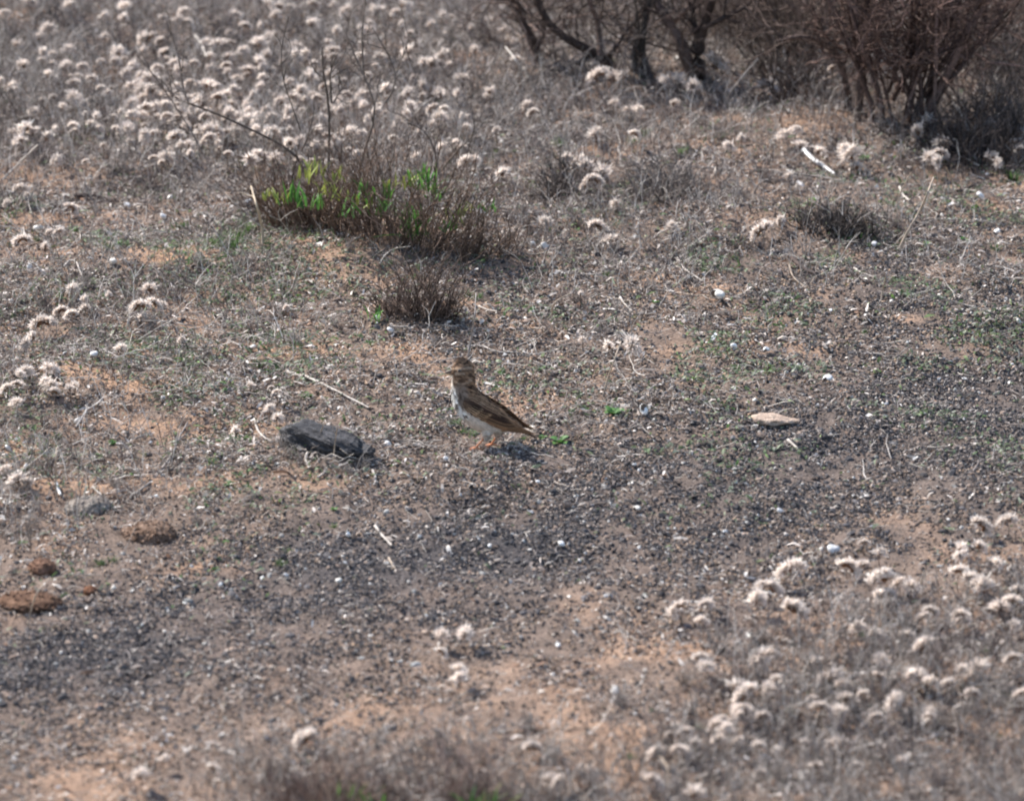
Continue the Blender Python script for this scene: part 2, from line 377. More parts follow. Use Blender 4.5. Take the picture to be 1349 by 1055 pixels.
def autolabel(items, kind, cat, group):
    """items: list of (object, px, py, adjective); gives every one a label that names where it lies"""
    b = {}
    for o, px, py, adj in items:
        nm, (lx, ly) = min(LM.items(), key=lambda k: (k[1][0]-px)**2+(k[1][1]-py)**2)
        dx, dy = px-lx, py-ly
        side = ('right of' if dx > 0 else 'left of') if abs(dx) > abs(dy) else ('in front of' if dy > 0 else 'behind')
        b.setdefault((nm, side), []).append((math.hypot(dx, dy), o, adj))
    for (nm, side), L in b.items():
        L.sort(key=lambda t: t[0])
        for k, (_, o, adj) in enumerate(L):
            tag(o, f'{adj} {kind} {side} {nm}' + (f', {ORD[min(k, 29)]}' if len(L) > 1 else ''), cat, group)

# ------------------------------------------------------------------ dried flowers with fluffy heads
def head_mesh(kind, seed):
    r = np.random.default_rng(seed); parts = []
    n = 380
    if kind == 'dome':
        u = r.random(n); th = np.arccos(1-u*r.uniform(.8, 1.4)); ph = r.random(n)*2*PI; bias = r.random()*2*PI; ph = np.where((np.cos(ph-bias) < -.2) & (r.random(n) < r.uniform(.3, .9)), ph+PI*.8, ph)
        d = np.stack([np.sin(th)*np.cos(ph), np.sin(th)*np.sin(ph), np.cos(th)], -1)
        c0 = np.zeros((n, 3))
    else:
        span = r.uniform(.55, 1.05)*PI; s0 = r.uniform(.0, .35)*PI
        a = s0+r.random(n)*span; Rr = r.uniform(.55, .85)*(1-.35*np.clip((a-s0)/span, 0, 1)*r.random())
        c0 = np.stack([np.cos(a)*Rr, np.zeros(n), np.sin(a)*Rr*.8], -1)
        d = norm(np.stack([np.cos(a), np.zeros(n), np.sin(a)], -1)+r.normal(size=(n, 3))*np.array([.35, .75, .35]))
        k = np.linspace(s0, s0+span, 9)
        Rm = float(Rr.mean()); parts.append(tubes(np.stack([np.cos(k)*Rm*.8, 0*k, np.sin(k)*Rm*.66-.08], -1)[None], np.full((1, 9), .15), np.array([.30, .17, .10]), 5))
        c0[:, 2] -= .1
    l = r.uniform(.45, 1.1, n)*(1.0 if kind == 'dome' else .7)*(1+.25*np.sin(ph*2+seed) if kind == 'dome' else 1)
    k = np.linspace(.18, 1, 4)
    cur = r.normal(size=(n, 3))*.12; cur[:, 2] -= .12
    P = c0[:, None]+(d[:, None]*k[:, None]+cur[:, None]*(k**2)[:, None])*l[:, None, None]
    Wd = np.array([.05, .075, .07, .025])[None]*r.uniform(.8, 1.3, n)[:, None]
    side = norm(np.cross(d, r.normal(size=(n, 3))))
    base = np.array([.36, .22, .13]); tip = np.array([.97, .87, .785])*r.uniform(.82, 1.0)
    w = np.array([0, .75, 1, 1.0])[None, :, None]
    C = base*(1-w)+tip*w*r.uniform(.88, 1.08, n)[:, None, None]
    parts.append(ribbons(P, Wd, side, C))
    if kind == 'dome':
        t = np.linspace(-.42, .15, 4)
        parts.append(tubes(np.stack([0*t, 0*t, t], -1)[None], np.array([[.10, .24, .30, .20]]), np.array([.26, .155, .095]), 7))
    V, F, C = cat_parts(parts)
    return mesh('flower_head', V, F, C, M_FLUFF)
def stem_mesh(seed):
    r = np.random.default_rng(seed); k = np.linspace(0, 1, 6)
    b = r.normal(size=2)*.12
    P = np.stack([b[0]*np.sin(k*PI), b[1]*np.sin(k*PI), k], -1)[None]
    parts = [tubes(P, (.035-.012*k)[None], np.array([.27, .20, .15]), 5)]
    V, F, C = cat_parts(parts); return mesh('stem', V, F, C, M_DRY)
HEADS = {'dome': [head_mesh('dome', i) for i in range(9)], 'arc': [head_mesh('arc', 20+i) for i in range(9)]}
HEADM = HEADS
STEMS = [stem_mesh(i) for i in range(5)]
def z3(L, ox, oy, s): return [(ox+a/s, oy+b/s, c/s, k[0] if k else None) for a, b, c, *k in L]
FLW = []
FLW += z3([(735,45,55),(700,75,40),(740,90,45),(565,150,55),(600,150,60),(640,160,50),(825,168,40),(865,168,45),(910,168,40),(170,205,40),(210,215,30),(325,265,45),(565,200,35),(560,300,50),(590,310,45),(975,280,60,'arc'),(940,310,35),(1065,290,50,'arc'),
  (825,345,75,'arc'),(40,335,45),(60,352,25),(295,330,45),(290,378,50),(575,415,45),(615,412,40),(660,415,50,'arc'),(520,450,38),(860,385,50),(895,370,40),(790,400,60),(460,510,40),(505,500,50),(570,530,45),(610,530,45,'arc'),(700,540,70,'arc'),(715,575,40),(825,545,45),(800,560,30),
  (990,465,60),(950,460,45),(1010,485,40),(1160,385,50),(1110,395,40),(1190,550,36),(1025,605,50),(1075,515,50),(860,515,50,'arc'),(890,520,45),(935,520,40),(80,550,55),(105,500,50),(130,515,40),(190,540,50),(295,520,30),(85,745,55,'arc'),(110,770,30),(30,800,45),(275,820,55),
  (90,950,60,'arc'),(235,915,45),(200,915,45),(180,970,35),(1230,90,55),(1100,30,50),(1090,55,40),(1060,140,45),(490,70,40),(495,18,50),(935,55,45),(275,20,45),(125,5,40),(640,70,30),(1240,20,45),(1175,180,35),(765,250,35),(20,55,40),(1320,200,40),(660,460,40),(745,455,35),(640,640,25),(1300,290,35),(1330,120,35),(400,350,40),(420,365,30)], 0, 0, 3.0)
FLW += z3([(160,50,60),(290,170,45),(350,330,80,'arc'),(490,25,70),(450,70,55),(600,30,35),(650,140,45),(480,140,40),(530,190,40),(720,85,50),(770,100,40),(260,610,55),(350,610,40),(470,700,70),(440,740,50),(385,655,35),(700,670,60),(650,720,50),(730,690,35),(850,735,75,'arc'),(990,525,50),(975,555,35),(800,830,70),(830,855,60),
  (870,940,110,'arc'),(720,850,60),(560,900,50),(1200,605,45),(1240,650,60),(1135,240,40),(600,550,40),(520,860,40),(1060,1000,60),(1030,750,35),(590,760,35),(930,790,30),(90,420,45),(30,500,45),(50,290,40)], 420, 0, 4.397)
FLW += z3([(285,190,50,'arc'),(325,190,45,'dome'),(345,186,30),(452,200,35,'dome'),(480,200,40,'dome'),(517,213,36,'dome'),(577,158,45,'dome'),(705,213,38,'dome'),(720,222,25),(110,260,28),(118,283,30),(385,272,25),(355,275,22),(320,255,22),(475,258,28),(275,335,38),(370,335,30),(205,395,25),(232,400,30),(250,412,32),(295,430,40),(270,452,40,'arc'),(255,465,35),(325,505,28),
  (150,550,32),(275,570,50,'arc'),(312,597,35,'dome'),(758,330,36,'dome'),(775,325,25),(790,362,30),(835,375,32),(898,370,36),(913,384,36),(930,415,25),(612,362,28),(640,345,22),(1105,302,34,'dome'),(1082,328,34,'dome'),(1150,355,34,'dome'),(1112,392,34),(1135,385,36,'arc'),(1135,405,28),(1262,312,30),(1268,390,26),(1280,402,26),(1330,355,28),(1336,372,24),
  (695,580,55,'arc'),(735,548,24,'dome'),(760,440,24),(425,455,28),(470,570,28),(10,228,22),(210,45,26),(870,170,20),(45,75,22),(1345,330,20)], 640, 0, 1.903)
FLW += z3([(245,125,38,'dome'),(285,165,30),(212,205,45,'arc'),(245,215,45,'arc'),(290,190,28),(508,125,40,'dome'),(475,190,60,'arc'),(515,180,50,'arc'),(540,180,30),(478,225,34),(150,250,75,'arc'),(110,290,45),(90,310,40),(165,393,46),(85,405,40),(70,415,30),(30,465,45,'arc'),(60,455,40),(155,435,40),(175,450,36),(185,478,42),(60,510,40),(255,455,30),(238,465,25),
  (370,150,24),(405,330,38),(940,562,38,'dome'),(915,530,30),(850,455,26),(940,480,28),(920,465,24),(615,300,30,'dome'),(60,770,45),(90,780,40),(10,740,40),(800,608,30),(970,190,25)], 0, 330, 2.573)
FLW += z3([(1230,80,52,'arc'),(1305,72,46,'arc'),(1180,140,34,'dome'),(1180,160,26),(1228,135,28),(1175,205,45,'arc'),(1200,222,48,'arc'),(880,190,50,'arc'),(930,188,36,'arc'),(965,155,24),(925,130,22),(735,200,60,'arc'),(672,248,52,'arc'),(645,275,40),(727,300,70,'arc'),(970,225,70,'arc'),(965,264,30),(990,262,38),(1020,235,36),(1050,240,34),(508,288,30,'dome'),
  (500,335,30),(445,298,40),(420,308,28),(495,435,42),(510,450,28),(655,428,45),(685,420,30),(590,505,45,'dome'),(620,530,60,'arc'),(608,572,45),(695,490,34),(850,580,46),(865,570,30),(950,370,55,'arc'),(977,435,28,'dome'),(1075,480,34),(1100,308,36),(1180,320,36),(1320,435,36),(1228,448,42,'arc'),(1290,295,40),(1320,285,40),(390,680,52,'arc'),(90,755,50,'arc'),(130,750,45,'arc'),
  (365,755,45,'arc'),(850,655,36),(870,655,28),(480,785,45),(50,670,45),(770,655,30),(800,710,28),(655,735,30),(1040,370,28),(560,620,30),(1340,520,28),(1020,700,24),(905,715,24)], 675, 650, 2.0)
FLW += z3([(820,540,80,'arc'),(370,635,36),(560,622,36),(1167,268,28),(1225,265,34),(1160,316,32),(1212,358,30),(1210,380,26),(1165,410,22),(430,598,24)], 0, 700, 2.0)
FLW += z3([(240,118,86,'dome'),(125,130,56,'dome'),(140,150,24)], 770, 420, 3.854)
_e = z3([(870,405,30),(1015,440,32),(1165,485,50,'dome'),(1150,145,36)], 560, 360, 5.62); FLW += _e
flist = []
NIND = 300
# denser, unlisted heads of the upper left carpet: drawn at random where the photo is thick with them
r2 = np.random.default_rng(11)
for _ in range(4000):
    if len(FLW) >= 500: break
    a, b_ = r2.uniform(0, 720), r2.uniform(0, 215)
    w = math.exp(-((a-300)/230)**2-((b_-130)/75)**2)
    if r2.random() < w and min((a-q[0])**2+((b_-q[1])*1.4)**2 for q in FLW) > 10**2:
        FLW.append((a, b_, r2.uniform(7, 17), None))
for _ in range(46):
    a = r2.uniform(880, 1345); b_ = r2.uniform(0, 1); FLW.append((a, 1000-(a-800)*.56+b_*(40+(a-850)*.40), r2.uniform(11, 20), 'arc' if r2.random() < .5 else 'dome'))
FLW.sort(key=lambda q: -q[2]); REST = []
for i, (hx, hy, sz, kd) in enumerate(FLW):
    kd = kd or ('dome' if r2.random() < .7 else 'arc')
    hpx = r2.uniform(.7, 1.4)*(20 if hy < 260 else 14 if hy < 650 else 18)
    if (hx-834)**2+(hy-451)**2 < 60: hpx = 36
    if (hx-332)**2+(hy-245)**2 < 60: hpx = 40
    B = at(hx, hy+hpx+sz*.15); s = mpp(B)
    h = hpx*s/math.cos(PITCH)
    rad = sz*s*.5*(1.62 if hy > 600 and hx > 600 else 1.40)
    if i >= NIND:
        REST.append((B, h, rad, kd)); continue
    root = empty('dried_flower', B, r2.random()*2*PI)
    stm = link('stem', STEMS[i % 5], root); stm.scale = (.022, .022, h)
    hd = link('flower_head', HEADM[kd][r2.integers(9)], root, (0, 0, h))
    hd.scale = (rad*r2.uniform(.85, 1.2), rad, rad*r2.uniform(.65, 1.1))
    if kd == 'arc':
        hd.rotation_euler = (r2.normal()*.25, r2.normal()*.3, -root.rotation_euler.z+r2.normal()*.45+(PI if r2.random() < .5 else 0)); hd.scale = (rad*.78,)*3
    else: hd.rotation_euler = (r2.normal()*.45, r2.normal()*.45, r2.random()*6)
    adj = ('large' if sz > 20 else 'small' if sz < 12 else 'middling') + (' cream curled' if kd == 'arc' else ' cream round')
    flist.append((root, hx, hy, adj))
hv = {}
for kd in HEADM:
    for j, me in enumerate(HEADM[kd]):
        V = np.empty(len(me.vertices)*3); me.vertices.foreach_get('co', V); F = np.empty(len(me.loops), np.int32); me.loops.foreach_get('vertex_index', F)
        C = np.empty(len(me.vertices)*4, np.float32); me.attributes['Col'].data.foreach_get('color', C); hv[kd, j] = (V.reshape(-1, 3), F.reshape(-1, 4), C.reshape(-1, 4)[:, :3])
parts = []
for B, h, rad, kd in REST:
    V, F, C = hv[kd, int(r2.integers(9))]; RM = rotmats(1, .3, r2)[0]
    if kd == 'arc': RM = np.eye(3)
    parts.append((V@RM.T*rad*(.78 if kd == 'arc' else 1)+B+np.array([0, 0, h]), F, C))
    k = np.linspace(0, 1, 4); parts.append(tubes((B+np.array([0, 0, 1.0])*k[:, None]*h)[None], np.full((1, 4), .0008), np.array([.27, .20, .15]), 3))
V, F, C = cat_parts(parts)
tag(link('small_dried_flowers', mesh('small_dried_flowers', V, F, C, M_FLUFF)), 'carpet of the smallest pale fluffy seed heads among grey stems', 'dried flowers', kind='stuff')
autolabel(flist, 'fluffy seed head', 'dried flower', 'dried fluffy seed heads on short stems')

# ------------------------------------------------------------------ snail shells
def shell_mesh(seed):
    r = np.random.default_rng(seed); K, S = 70, 12
    t = np.linspace(0, 1, K); a = t*2*PI*3.2
    gr_ = np.exp(t*2.6)/math.exp(2.6)
    rad = .52*gr_; R = .50*gr_; z = -.55*gr_*.9
    P = np.stack([np.cos(a)*R, np.sin(a)*R, z+.55], -1)
    ang = np.arange(S)/S*2*PI
    T = np.stack([-np.sin(a), np.cos(a), 0*a], -1); A = np.stack([np.cos(a), np.sin(a), 0*a], -1); B = np.tile([0, 0, 1.0], (K, 1))
    V = P[:, None]+rad[:, None, None]*(np.cos(ang)[:, None]*A[:, None]+np.sin(ang)[:, None]*B[:, None]*.95)
    idx = np.arange(K*S).reshape(K, S)
    F = np.stack([idx[:-1], np.roll(idx[:-1], -1, 1), np.roll(idx[1:], -1, 1), idx[1:]], -1).reshape(-1, 4)
    c = np.array([[.84, .82, .79], [.66, .64, .62], [.74, .68, .60]])[seed % 3]*(1-.12*(np.sin(ang*2)[None, :, None]+.4*np.sin(a*9)[:, None, None]*.5+.2))
    c = np.broadcast_to(c, (K, S, 3))
    m_ = mesh('snail_shell', V, F, c.reshape(-1, 3), M_SHELL)
    k2 = np.linspace(0, 1, 2)
    dk = idx[-1]; cen = len(V.reshape(-1, 3))
    return m_, V.reshape(-1, 3)[dk]
SH = [shell_mesh(i) for i in range(3)]
# lip: dark opening of the shell as a part
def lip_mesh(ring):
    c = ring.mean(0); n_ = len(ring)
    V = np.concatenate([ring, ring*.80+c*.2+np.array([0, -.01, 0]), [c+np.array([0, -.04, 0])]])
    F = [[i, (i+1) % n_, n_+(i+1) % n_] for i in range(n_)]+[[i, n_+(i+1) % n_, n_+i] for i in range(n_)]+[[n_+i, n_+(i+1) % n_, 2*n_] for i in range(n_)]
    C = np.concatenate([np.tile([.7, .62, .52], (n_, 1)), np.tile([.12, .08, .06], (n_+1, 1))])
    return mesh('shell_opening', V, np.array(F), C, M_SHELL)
LIP = [lip_mesh(s_[1]) for s_ in SH]
SNL = z3([(607,232,26),(790,228,24),(480,150,20),(1237,490,26),(975,612,20),(1230,555,18),(1283,582,22),(978,470,14),(145,615,30),(115,612,18),(920,20,14)], 640, 0, 1.903)
SNL += z3([(148,903,52),(640,855,40),(500,812,42),(670,783,30),(985,800,40),(120,275,24),(448,1030,34)], 0, 0, 3.0)
SNL += z3([(322,352,38),(222,350,20),(98,57,30),(382,40,26),(555,502,22),(262,580,30),(510,655,20),(1312,657,30),(858,330,34),(1282,230,28),(1322,270,32),(195,683,17),(25,668,26),(90,732,20)], 0, 330, 2.573)
SNL += z3([(485,125,46),(273,450,38),(797,362,32),(587,425,16),(803,172,14),(248,607,14),(257,730,24),(503,796,16),(657,735,22),(640,733,14),(42,828,22),(745,745,12),(1332,200,20),(1315,325,12),(808,842,38),(775,845,16),(527,272,28),(622,282,22),(242,660,12)], 720, 330, 2.1446)
SNL += z3([(540,85,36),(797,150,36),(322,692,34),(1207,255,28),(997,537,26),(1303,527,30),(362,488,34),(90,672,30),(680,497,24),(713,850,16),(1300,978,32),(1242,460,22),(645,52,16),(435,35,16)], 350, 560, 3.3725)
SNL += z3([(268,520,34),(120,402,18),(245,272,14),(150,275,14),(1002,282,14),(845,145,34),(198,222,18),(440,665,16),(540,735,18)], 675, 650, 2.0)
SNL += z3([(508,725,34),(250,118,18),(1270,675,34),(825,797,24),(980,712,24),(628,887,26),(730,920,22),(118,182,30),(668,80,18),(1105,935,18),(1005,628,14),(1168,682,24),(865,470,16)], 0, 560, 3.3725)
sl = []
for i, (a, b_, sz, _k) in enumerate(SNL):
    B = at(a, b_+sz*.4); s = mpp(B)*sz*.5*1.12
    o = link('snail_shell', SH[i % 3][0], None, B+np.array([0, 0, s*.42+.002])); o.scale = (s,)*3
    o.rotation_euler = (r2.normal()*.5, r2.normal()*.4, r2.random()*6.28)
    link('shell_opening', LIP[i % 3], o)
    sl.append((o, a, b_, 'large white' if sz > 14 else 'small white' if sz > 8 else 'tiny white'))
autolabel(sl, 'snail shell', 'snail shell', 'empty white snail shells on the ground')

# ------------------------------------------------------------------ sticks
def resample(Q, K):
    Q = np.asarray(Q, float); d = np.concatenate([[0], np.cumsum(np.linalg.norm(np.diff(Q, axis=0), axis=1))]); t = np.linspace(0, d[-1], K)
    # smooth interpolation
    R = np.stack([np.interp(t, d, Q[:, j]) for j in range(3)], -1)
    for _ in range(2): R[1:-1] = .25*R[:-2]+.5*R[1:-1]+.25*R[2:]
    return R
def stick(pts, r0, r1, col, label, name='stick', cat='stick', up=False, lift=.002, twigs=1, base=None, wob=.06, group=None, mt=None):
    if up:   # rises from its first point
        B = at(*pts[0]); q = [onplane(a, b_, B[1]+(k*.012)*(1 if k % 2 else -1)) for k, (a, b_) in enumerate(pts)]; q[0] = B-np.array([0, 0, .003])
    else:
        q = [at(*p)+np.array([0, 0, lift+r0]) for p in pts]
    q = resample(q, 14); L = np.linalg.norm(q[-1]-q[0])
    q[1:-1] += rng.normal(size=(12, 3))*wob*.12*L*.2
    k = np.linspace(0, 1, 14); R = (r0+(r1-r0)*k)*(1+rng.normal(size=14)*.12)
    C = np.asarray(col)*(1+rng.normal(size=(14, 1))*.1); 
    o0 = q[0].copy(); parts = [tubes((q-o0)[None], R[None], C[None], 6)]
    for t in range(twigs):
        j = rng.integers(4, 12); dd = norm(norm(q[min(j+1, 13)]-q[j-1])+randdir(1)[0]*.9)
        if up: dd[2] = abs(dd[2])
        l = L*rng.uniform(.12, .3); kk = np.linspace(0, 1, 14)
        parts.append(tubes((q[j]-o0+dd*l*kk[:, None]+rng.normal(size=(14, 3))*.01*l)[None], (R[j]*(.7-.5*kk))[None], np.asarray(col)*.95, 4))
    V, F, C = cat_parts(parts)
    o = link(name, mesh(name, V, F, C, mt or M_DRY), None, o0)
    if label: tag(o, label, cat, group)
    return o
PALE = (.54, .48, .42); GRY = (.34, .30, .27); DRK = (.10, .075, .065); BUF = (.44, .35, .27)
stick([(378,494),(405,500),(430,512),(458,527),(486,541)], .0022, .0012, PALE, 'long pale curved stick behind the black rock')
stick([(1058,202),(1070,214),(1085,224),(1099,234)], .0036, .0022, (.8,.78,.75), 'thick bleached white stick pointing down to the right below the shrubs')
stick([(615,460),(630,457),(645,463),(658,468),(680,467),(705,470)], .0016, .0007, PALE, 'pale bent stick lying just behind the head of the lark')
stick([(630,406),(642,411),(655,413)], .0012, .0008, PALE, 'short thin pale stick joined to the small white shell behind the lark')
stick([(892,344),(900,357),(912,365),(926,374)], .0019, .0012, PALE, 'curved white stick halfway between the gnarled shrub and the flat pale stone')
stick([(893,389),(915,392),(940,393),(955,398),(963,408)], .0015, .0008, BUF, 'thin bent stick running under the large white shell')
stick([(817,395),(822,403),(832,413)], .0018, .001, PALE, 'short pale stick left of the large white shell')
stick([(1183,332),(1187,318),(1200,298),(1212,278),(1222,255),(1230,234)], .0021, .0012, BUF, 'tall leaning curved stem with bare tip in front of the dense reddish shrub', 'dry_stalk', 'stalk', up=True)
stick([(793,524),(800,500),(809,475),(818,450)], .0011, .0009, BUF, 'thin straight stalk leaning right behind the green rosette', 'dry_stalk', 'stalk', up=True)
stick([(616,470),(621,442),(626,415),(627,386)], .0013, .0008, GRY, 'tall thin grey stalk rising behind the head of the lark', 'dry_stalk', 'stalk', up=True)
stick([(1038,583),(1046,590),(1054,599)], .0019, .0012, PALE, 'short white stick in front of the flat pale stone')
stick([(1041,341),(1050,352),(1062,361),(1075,366)], .0040, .0022, DRK, 'dark short branch lying in front of the white stick', twigs=3, mt=M_WOOD)
stick([(1040,352),(1043,368),(1056,377),(1063,384),(1073,368)], .0012, .0007, BUF, 'thin pale forked twig beside the dark short branch', twigs=2)
stick([(878,221),(940,224),(1000,227),(1060,232),(1125,244)], .0012, .0010, GRY, 'very long thin grey wire-like twig below the shrubs', wob=.01)
stick([(1195,316),(1215,318),(1240,322),(1262,330)], .0032, .002, DRK, 'dark low branch right of the tall leaning stem', mt=M_WOOD)
stick([(494,696),(503,708),(516,722)], .0017, .0012, PALE, 'pale short stick on the gravel in front of the black rock')
stick([(512,738),(520,752)], .0015, .001, BUF, 'small buff stick on gravel, in front of the pale short one')
stick([(690,122),(688,100),(680,80),(666,62)], .0018, .0012, PALE, 'arched pale stalk left of the gnarled shrub', 'dry_stalk', 'stalk', up=True, )
stick([(0,238),(22,218),(50,191)], .0016, .0012, PALE, 'pale straight stick at the left edge beside a fluffy head', up=True)
stick([(98,262),(120,261),(140,266),(156,270)], .003, .0018, DRK, 'dark crooked branch lying left of the white shells', twigs=2, mt=M_WOOD)
stick([(346,326),(346,300),(338,270),(331,246)], .0022, .0016, (.50,.40,.29), 'cream peeling stalk leaning at the left end of the green-tipped tussock', 'dry_stalk', 'stalk', up=True)
stick([(590,190),(578,178),(575,168)], .0012, .001, PALE, 'tiny pale stick stub among the grey stems behind the tussock', up=True)
stick([(561,58),(573,74)], .0024, .002, PALE, 'short pale stick far behind the tussock at the top', up=False)
stick([(258,65),(266,78),(272,94)], .0028, .002, PALE, 'white arched stick in the upper left carpet', up=False, lift=.02)
stick([(276,72),(281,90)], .0018, .0014, PALE, 'white thin stick right beside the arched white one', up=False, lift=.015)
stick([(84,360),(92,350),(101,353),(108,372)], .0014, .001, PALE, 'pale arched stalk on the left near the blue-white shell', 'dry_stalk', 'stalk', lift=.008)
stick([(232,428),(245,431),(257,433)], .0010, .0008, PALE, 'thin pale twig right of the curled seed heads on the left')
stick([(258,462),(257,440),(254,424)], .0010, .0006, BUF, 'thin upright stalk right of the curled seed heads on the left', 'dry_stalk', 'stalk', up=True)
stick([(405,600),(402,609),(408,621)], .0020, .0014, PALE, 'white curved stick in front of the black rock')
stick([(418,632),(425,628),(431,621)], .0013, .001, PALE, 'short white forked twig in front of the black rock, right of the curved one', twigs=1)
stick([(491,623),(495,632),(494,640)], .0018, .0012, PALE, 'pale hooked twig at the right foot of the black rock')
stick([(335,555),(340,572),(350,581),(360,586)], .0016, .0012, PALE, 'pale bent stick at the left end of the black rock')
stick([(417,594),(420,577),(426,560)], .0009, .0006, BUF, 'thin stalk standing against the middle of the black rock', 'dry_stalk', 'stalk', up=True)
stick([(439,609),(441,585),(444,564)], .0010, .0006, BUF, 'thin stalk standing against the right half of the black rock', 'dry_stalk', 'stalk', up=True)
stick([(459,610),(461,600),(448,591)], .0012, .0008, PALE, 'pale bent twig against the lower right of the black rock', up=True)
stick([(183,650),(196,644),(212,622),(228,600),(238,575),(247,560)], .0016, .001, GRY, 'grey knobbly stem lying left of the black rock', twigs=5)
stick([(75,660),(73,630),(74,600),(75,590)], .0012, .001, BUF, 'thin upright stalk carrying a white shell on the left', 'dry_stalk', 'stalk', up=True)
stick([(74,640),(77,650),(80,656)], .0024, .0018, (.75,.74,.72), 'white stubby stick at the foot of the stalk on the left')
stick([(123,645),(133,655),(140,668)], .0015, .001, PALE, 'pale twig leaning over the dull mound on the left', twigs=1)
stick([(36,825),(40,805),(48,780),(66,760)], .0011, .0009, BUF, 'thin arched stalk over the long dark earth mound', 'dry_stalk', 'stalk', up=True)
stick([(1216,783),(1213,768),(1218,752)], .0018, .0012, PALE, 'pale upright stub among curled seed heads on the right', 'dry_stalk', 'stalk', up=True)
stick([(1004,905),(1030,912),(1052,930)], .0012, .0009, BUF, 'curved buff twig in the lower right litter')
stick([(840,1010),(868,1008),(880,1025),(880,1045)], .0014, .001, BUF, 'arched buff stalk near the lower edge', 'dry_stalk', 'stalk', lift=.012)
stick([(1235,960),(1270,970),(1320,985)], .002, .0012, DRK, 'thin dark twig beside the orange sand at lower right', mt=M_WOOD)
stick([(1160,398),(1163,380),(1167,365)], .0012, .0009, BUF, 'short upright stalk on gravel right of the dark short branch', 'dry_stalk', 'stalk', up=True)
stick([(1125,356),(1135,363),(1152,368)], .0014, .0009, PALE, 'thin pale stick right of the dark short branch')
stick([(1256,258),(1255,240),(1247,222)], .0014, .001, BUF, 'bent stalk under the cluster of heads on the right', 'dry_stalk', 'stalk', up=True)
stick([(1181,290),(1183,260),(1200,228)], .0011, .0008, BUF, 'thin stalk left of the tall leaning stem', 'dry_stalk', 'stalk', up=True)
stick([(1143,318),(1143,300),(1138,286)], .0011, .0008, BUF, 'thin hooked stalk in front of the dark dead clump', 'dry_stalk', 'stalk', up=True)
stick([(1115,318),(1130,290),(1160,272)], .0010, .0007, GRY, 'thin leaning grey stalk beside the dark dead clump', 'dry_stalk', 'stalk', up=True)
stick([(955,150),(957,128),(975,105),(998,78)], .0014, .001, GRY, 'forked leaning grey stalk beside a white ball in front of the shrubs', 'dry_stalk', 'stalk', up=True, twigs=1)
stick([(1185,250),(1190,262),(1198,268)], .0022, .0016, PALE, 'broken white stick right of the curled seed heads')
stick([(1262,256),(1278,250),(1292,244)], .0026, .0014, DRK, 'dark twig behind the white shell on the right', mt=M_WOOD)
stick([(730,425),(726,412),(730,398),(752,386)], .0012, .0008, BUF, 'thin curved pale stalk behind and right of the lark', 'dry_stalk', 'stalk', up=True, twigs=1)
stick([(560,467),(575,455),(590,441)], .0010, .0007, GRY, 'thin grey stalk left of the head of the lark', 'dry_stalk', 'stalk', up=True)
stick([(1220,413),(1270,404),(1349,400)], .0008, .0006, BUF, 'faint long buff twig at the right edge')
stick([(800,395),(832,400)], .0014, .001, BUF, 'small buff twig left of the curved pale one')

# ------------------------------------------------------------------ woody growth
def grow(out, p, d, L, r, lvl, R_, gn=.25, up=.1, nch=3, shr=.6):
    K = 8; P = [p]; d = norm(d)
    for k in range(K-1):
        d = norm(d+R_.normal(size=3)*gn+np.array([0, 0, up]))
        p = p+d*L/(K-1); P.append(p)
    P = np.array(P); out.append((P, r, r*(.55 if lvl > 0 else .3)))
    if lvl > 0:
        for c_ in range(nch):
            j = R_.integers(2, K); dd = norm(norm(P[j]-P[j-1])+R_.normal(size=3)*.65)
            grow(out, P[j], dd, L*shr*R_.uniform(.7, 1.2), r*.55, lvl-1, R_, gn, up, nch, shr)
def build_branches(out, col, S=5):
    P = np.array([resample(o[0], 8) if len(o[0]) != 8 else o[0] for o in out]); k = np.linspace(0, 1, 8)
    R = np.array([o[1]+(o[2]-o[1])*k for o in out])*(1+rng.normal(size=(len(out), 8))*.08)
    C = np.asarray(col)*(1+rng.normal(size=(len(out), 8, 1))*.15)*np.exp(rng.normal(size=(len(out), 1, 1))*.45)
    return tubes(P, R, C, S)
def traced(pts, Y, r0, r1, dep=.03, R_=rng):
    q = [onplane(a, b_, Y+dep*math.sin(k*1.7+a)) for k, (a, b_) in enumerate(pts)]
    return (resample(q, 8), r0, r1)
def twiggify(main, R_, n, L, r, lvl=1, gn=.3, up=.05, nch=3, jmin=2):
    out = []
    for (P, r0, r1) in main:
        for _ in range(n):
            j = R_.integers(jmin, 8); d = norm(norm(P[j]-P[j-1])+R_.normal(size=3)*.9)
            grow(out, P[j], d, L*R_.uniform(.5, 1.3), r*R_.uniform(.6, 1.2), lvl, R_, gn, up, nch)
    return out

def shrub(name, label, cat, basepx, limbs, colr, R_, tw=(6, .10, .0016, 2), twcol=None, tmul=1.0, extra=None, trunkname='trunk', basewood=True):
    B = at(*basepx); root = empty(name, B); loc = np.array(B)
    def put(nm, out, col, S=5, par=root):
        if not out: return
        V, F, C = build_branches(out, col, S)
        return link(nm, mesh(nm, V-loc, F, C, M_WOOD), par)
    allm = []
    for kind, pts, r0, r1 in limbs:
        t = traced(pts, B[1], r0, r1, .035, R_); t[0][0] = [t[0][0][0], t[0][0][1], min(t[0][0][2], t[0][0][2])]
        if kind == 'trunk': t[0][0][2] = float(HT(t[0][0][0], t[0][0][1]))-.01
        put(kind, [t], colr, 9); allm.append(t)
    out = twiggify(allm, R_, *[tw[0], tw[1], tw[2], tw[3]])
    V, F, C = build_branches(out, twcol if twcol is not None else colr, 4)
    link('twigs', mesh('twigs', V-loc, F, C, M_WOOD), root)
    tag(root, label, cat)
    return root, allm
R5 = np.random.default_rng(5)
BRK = (.115, .082, .068); RED = (.125, .08, .065)
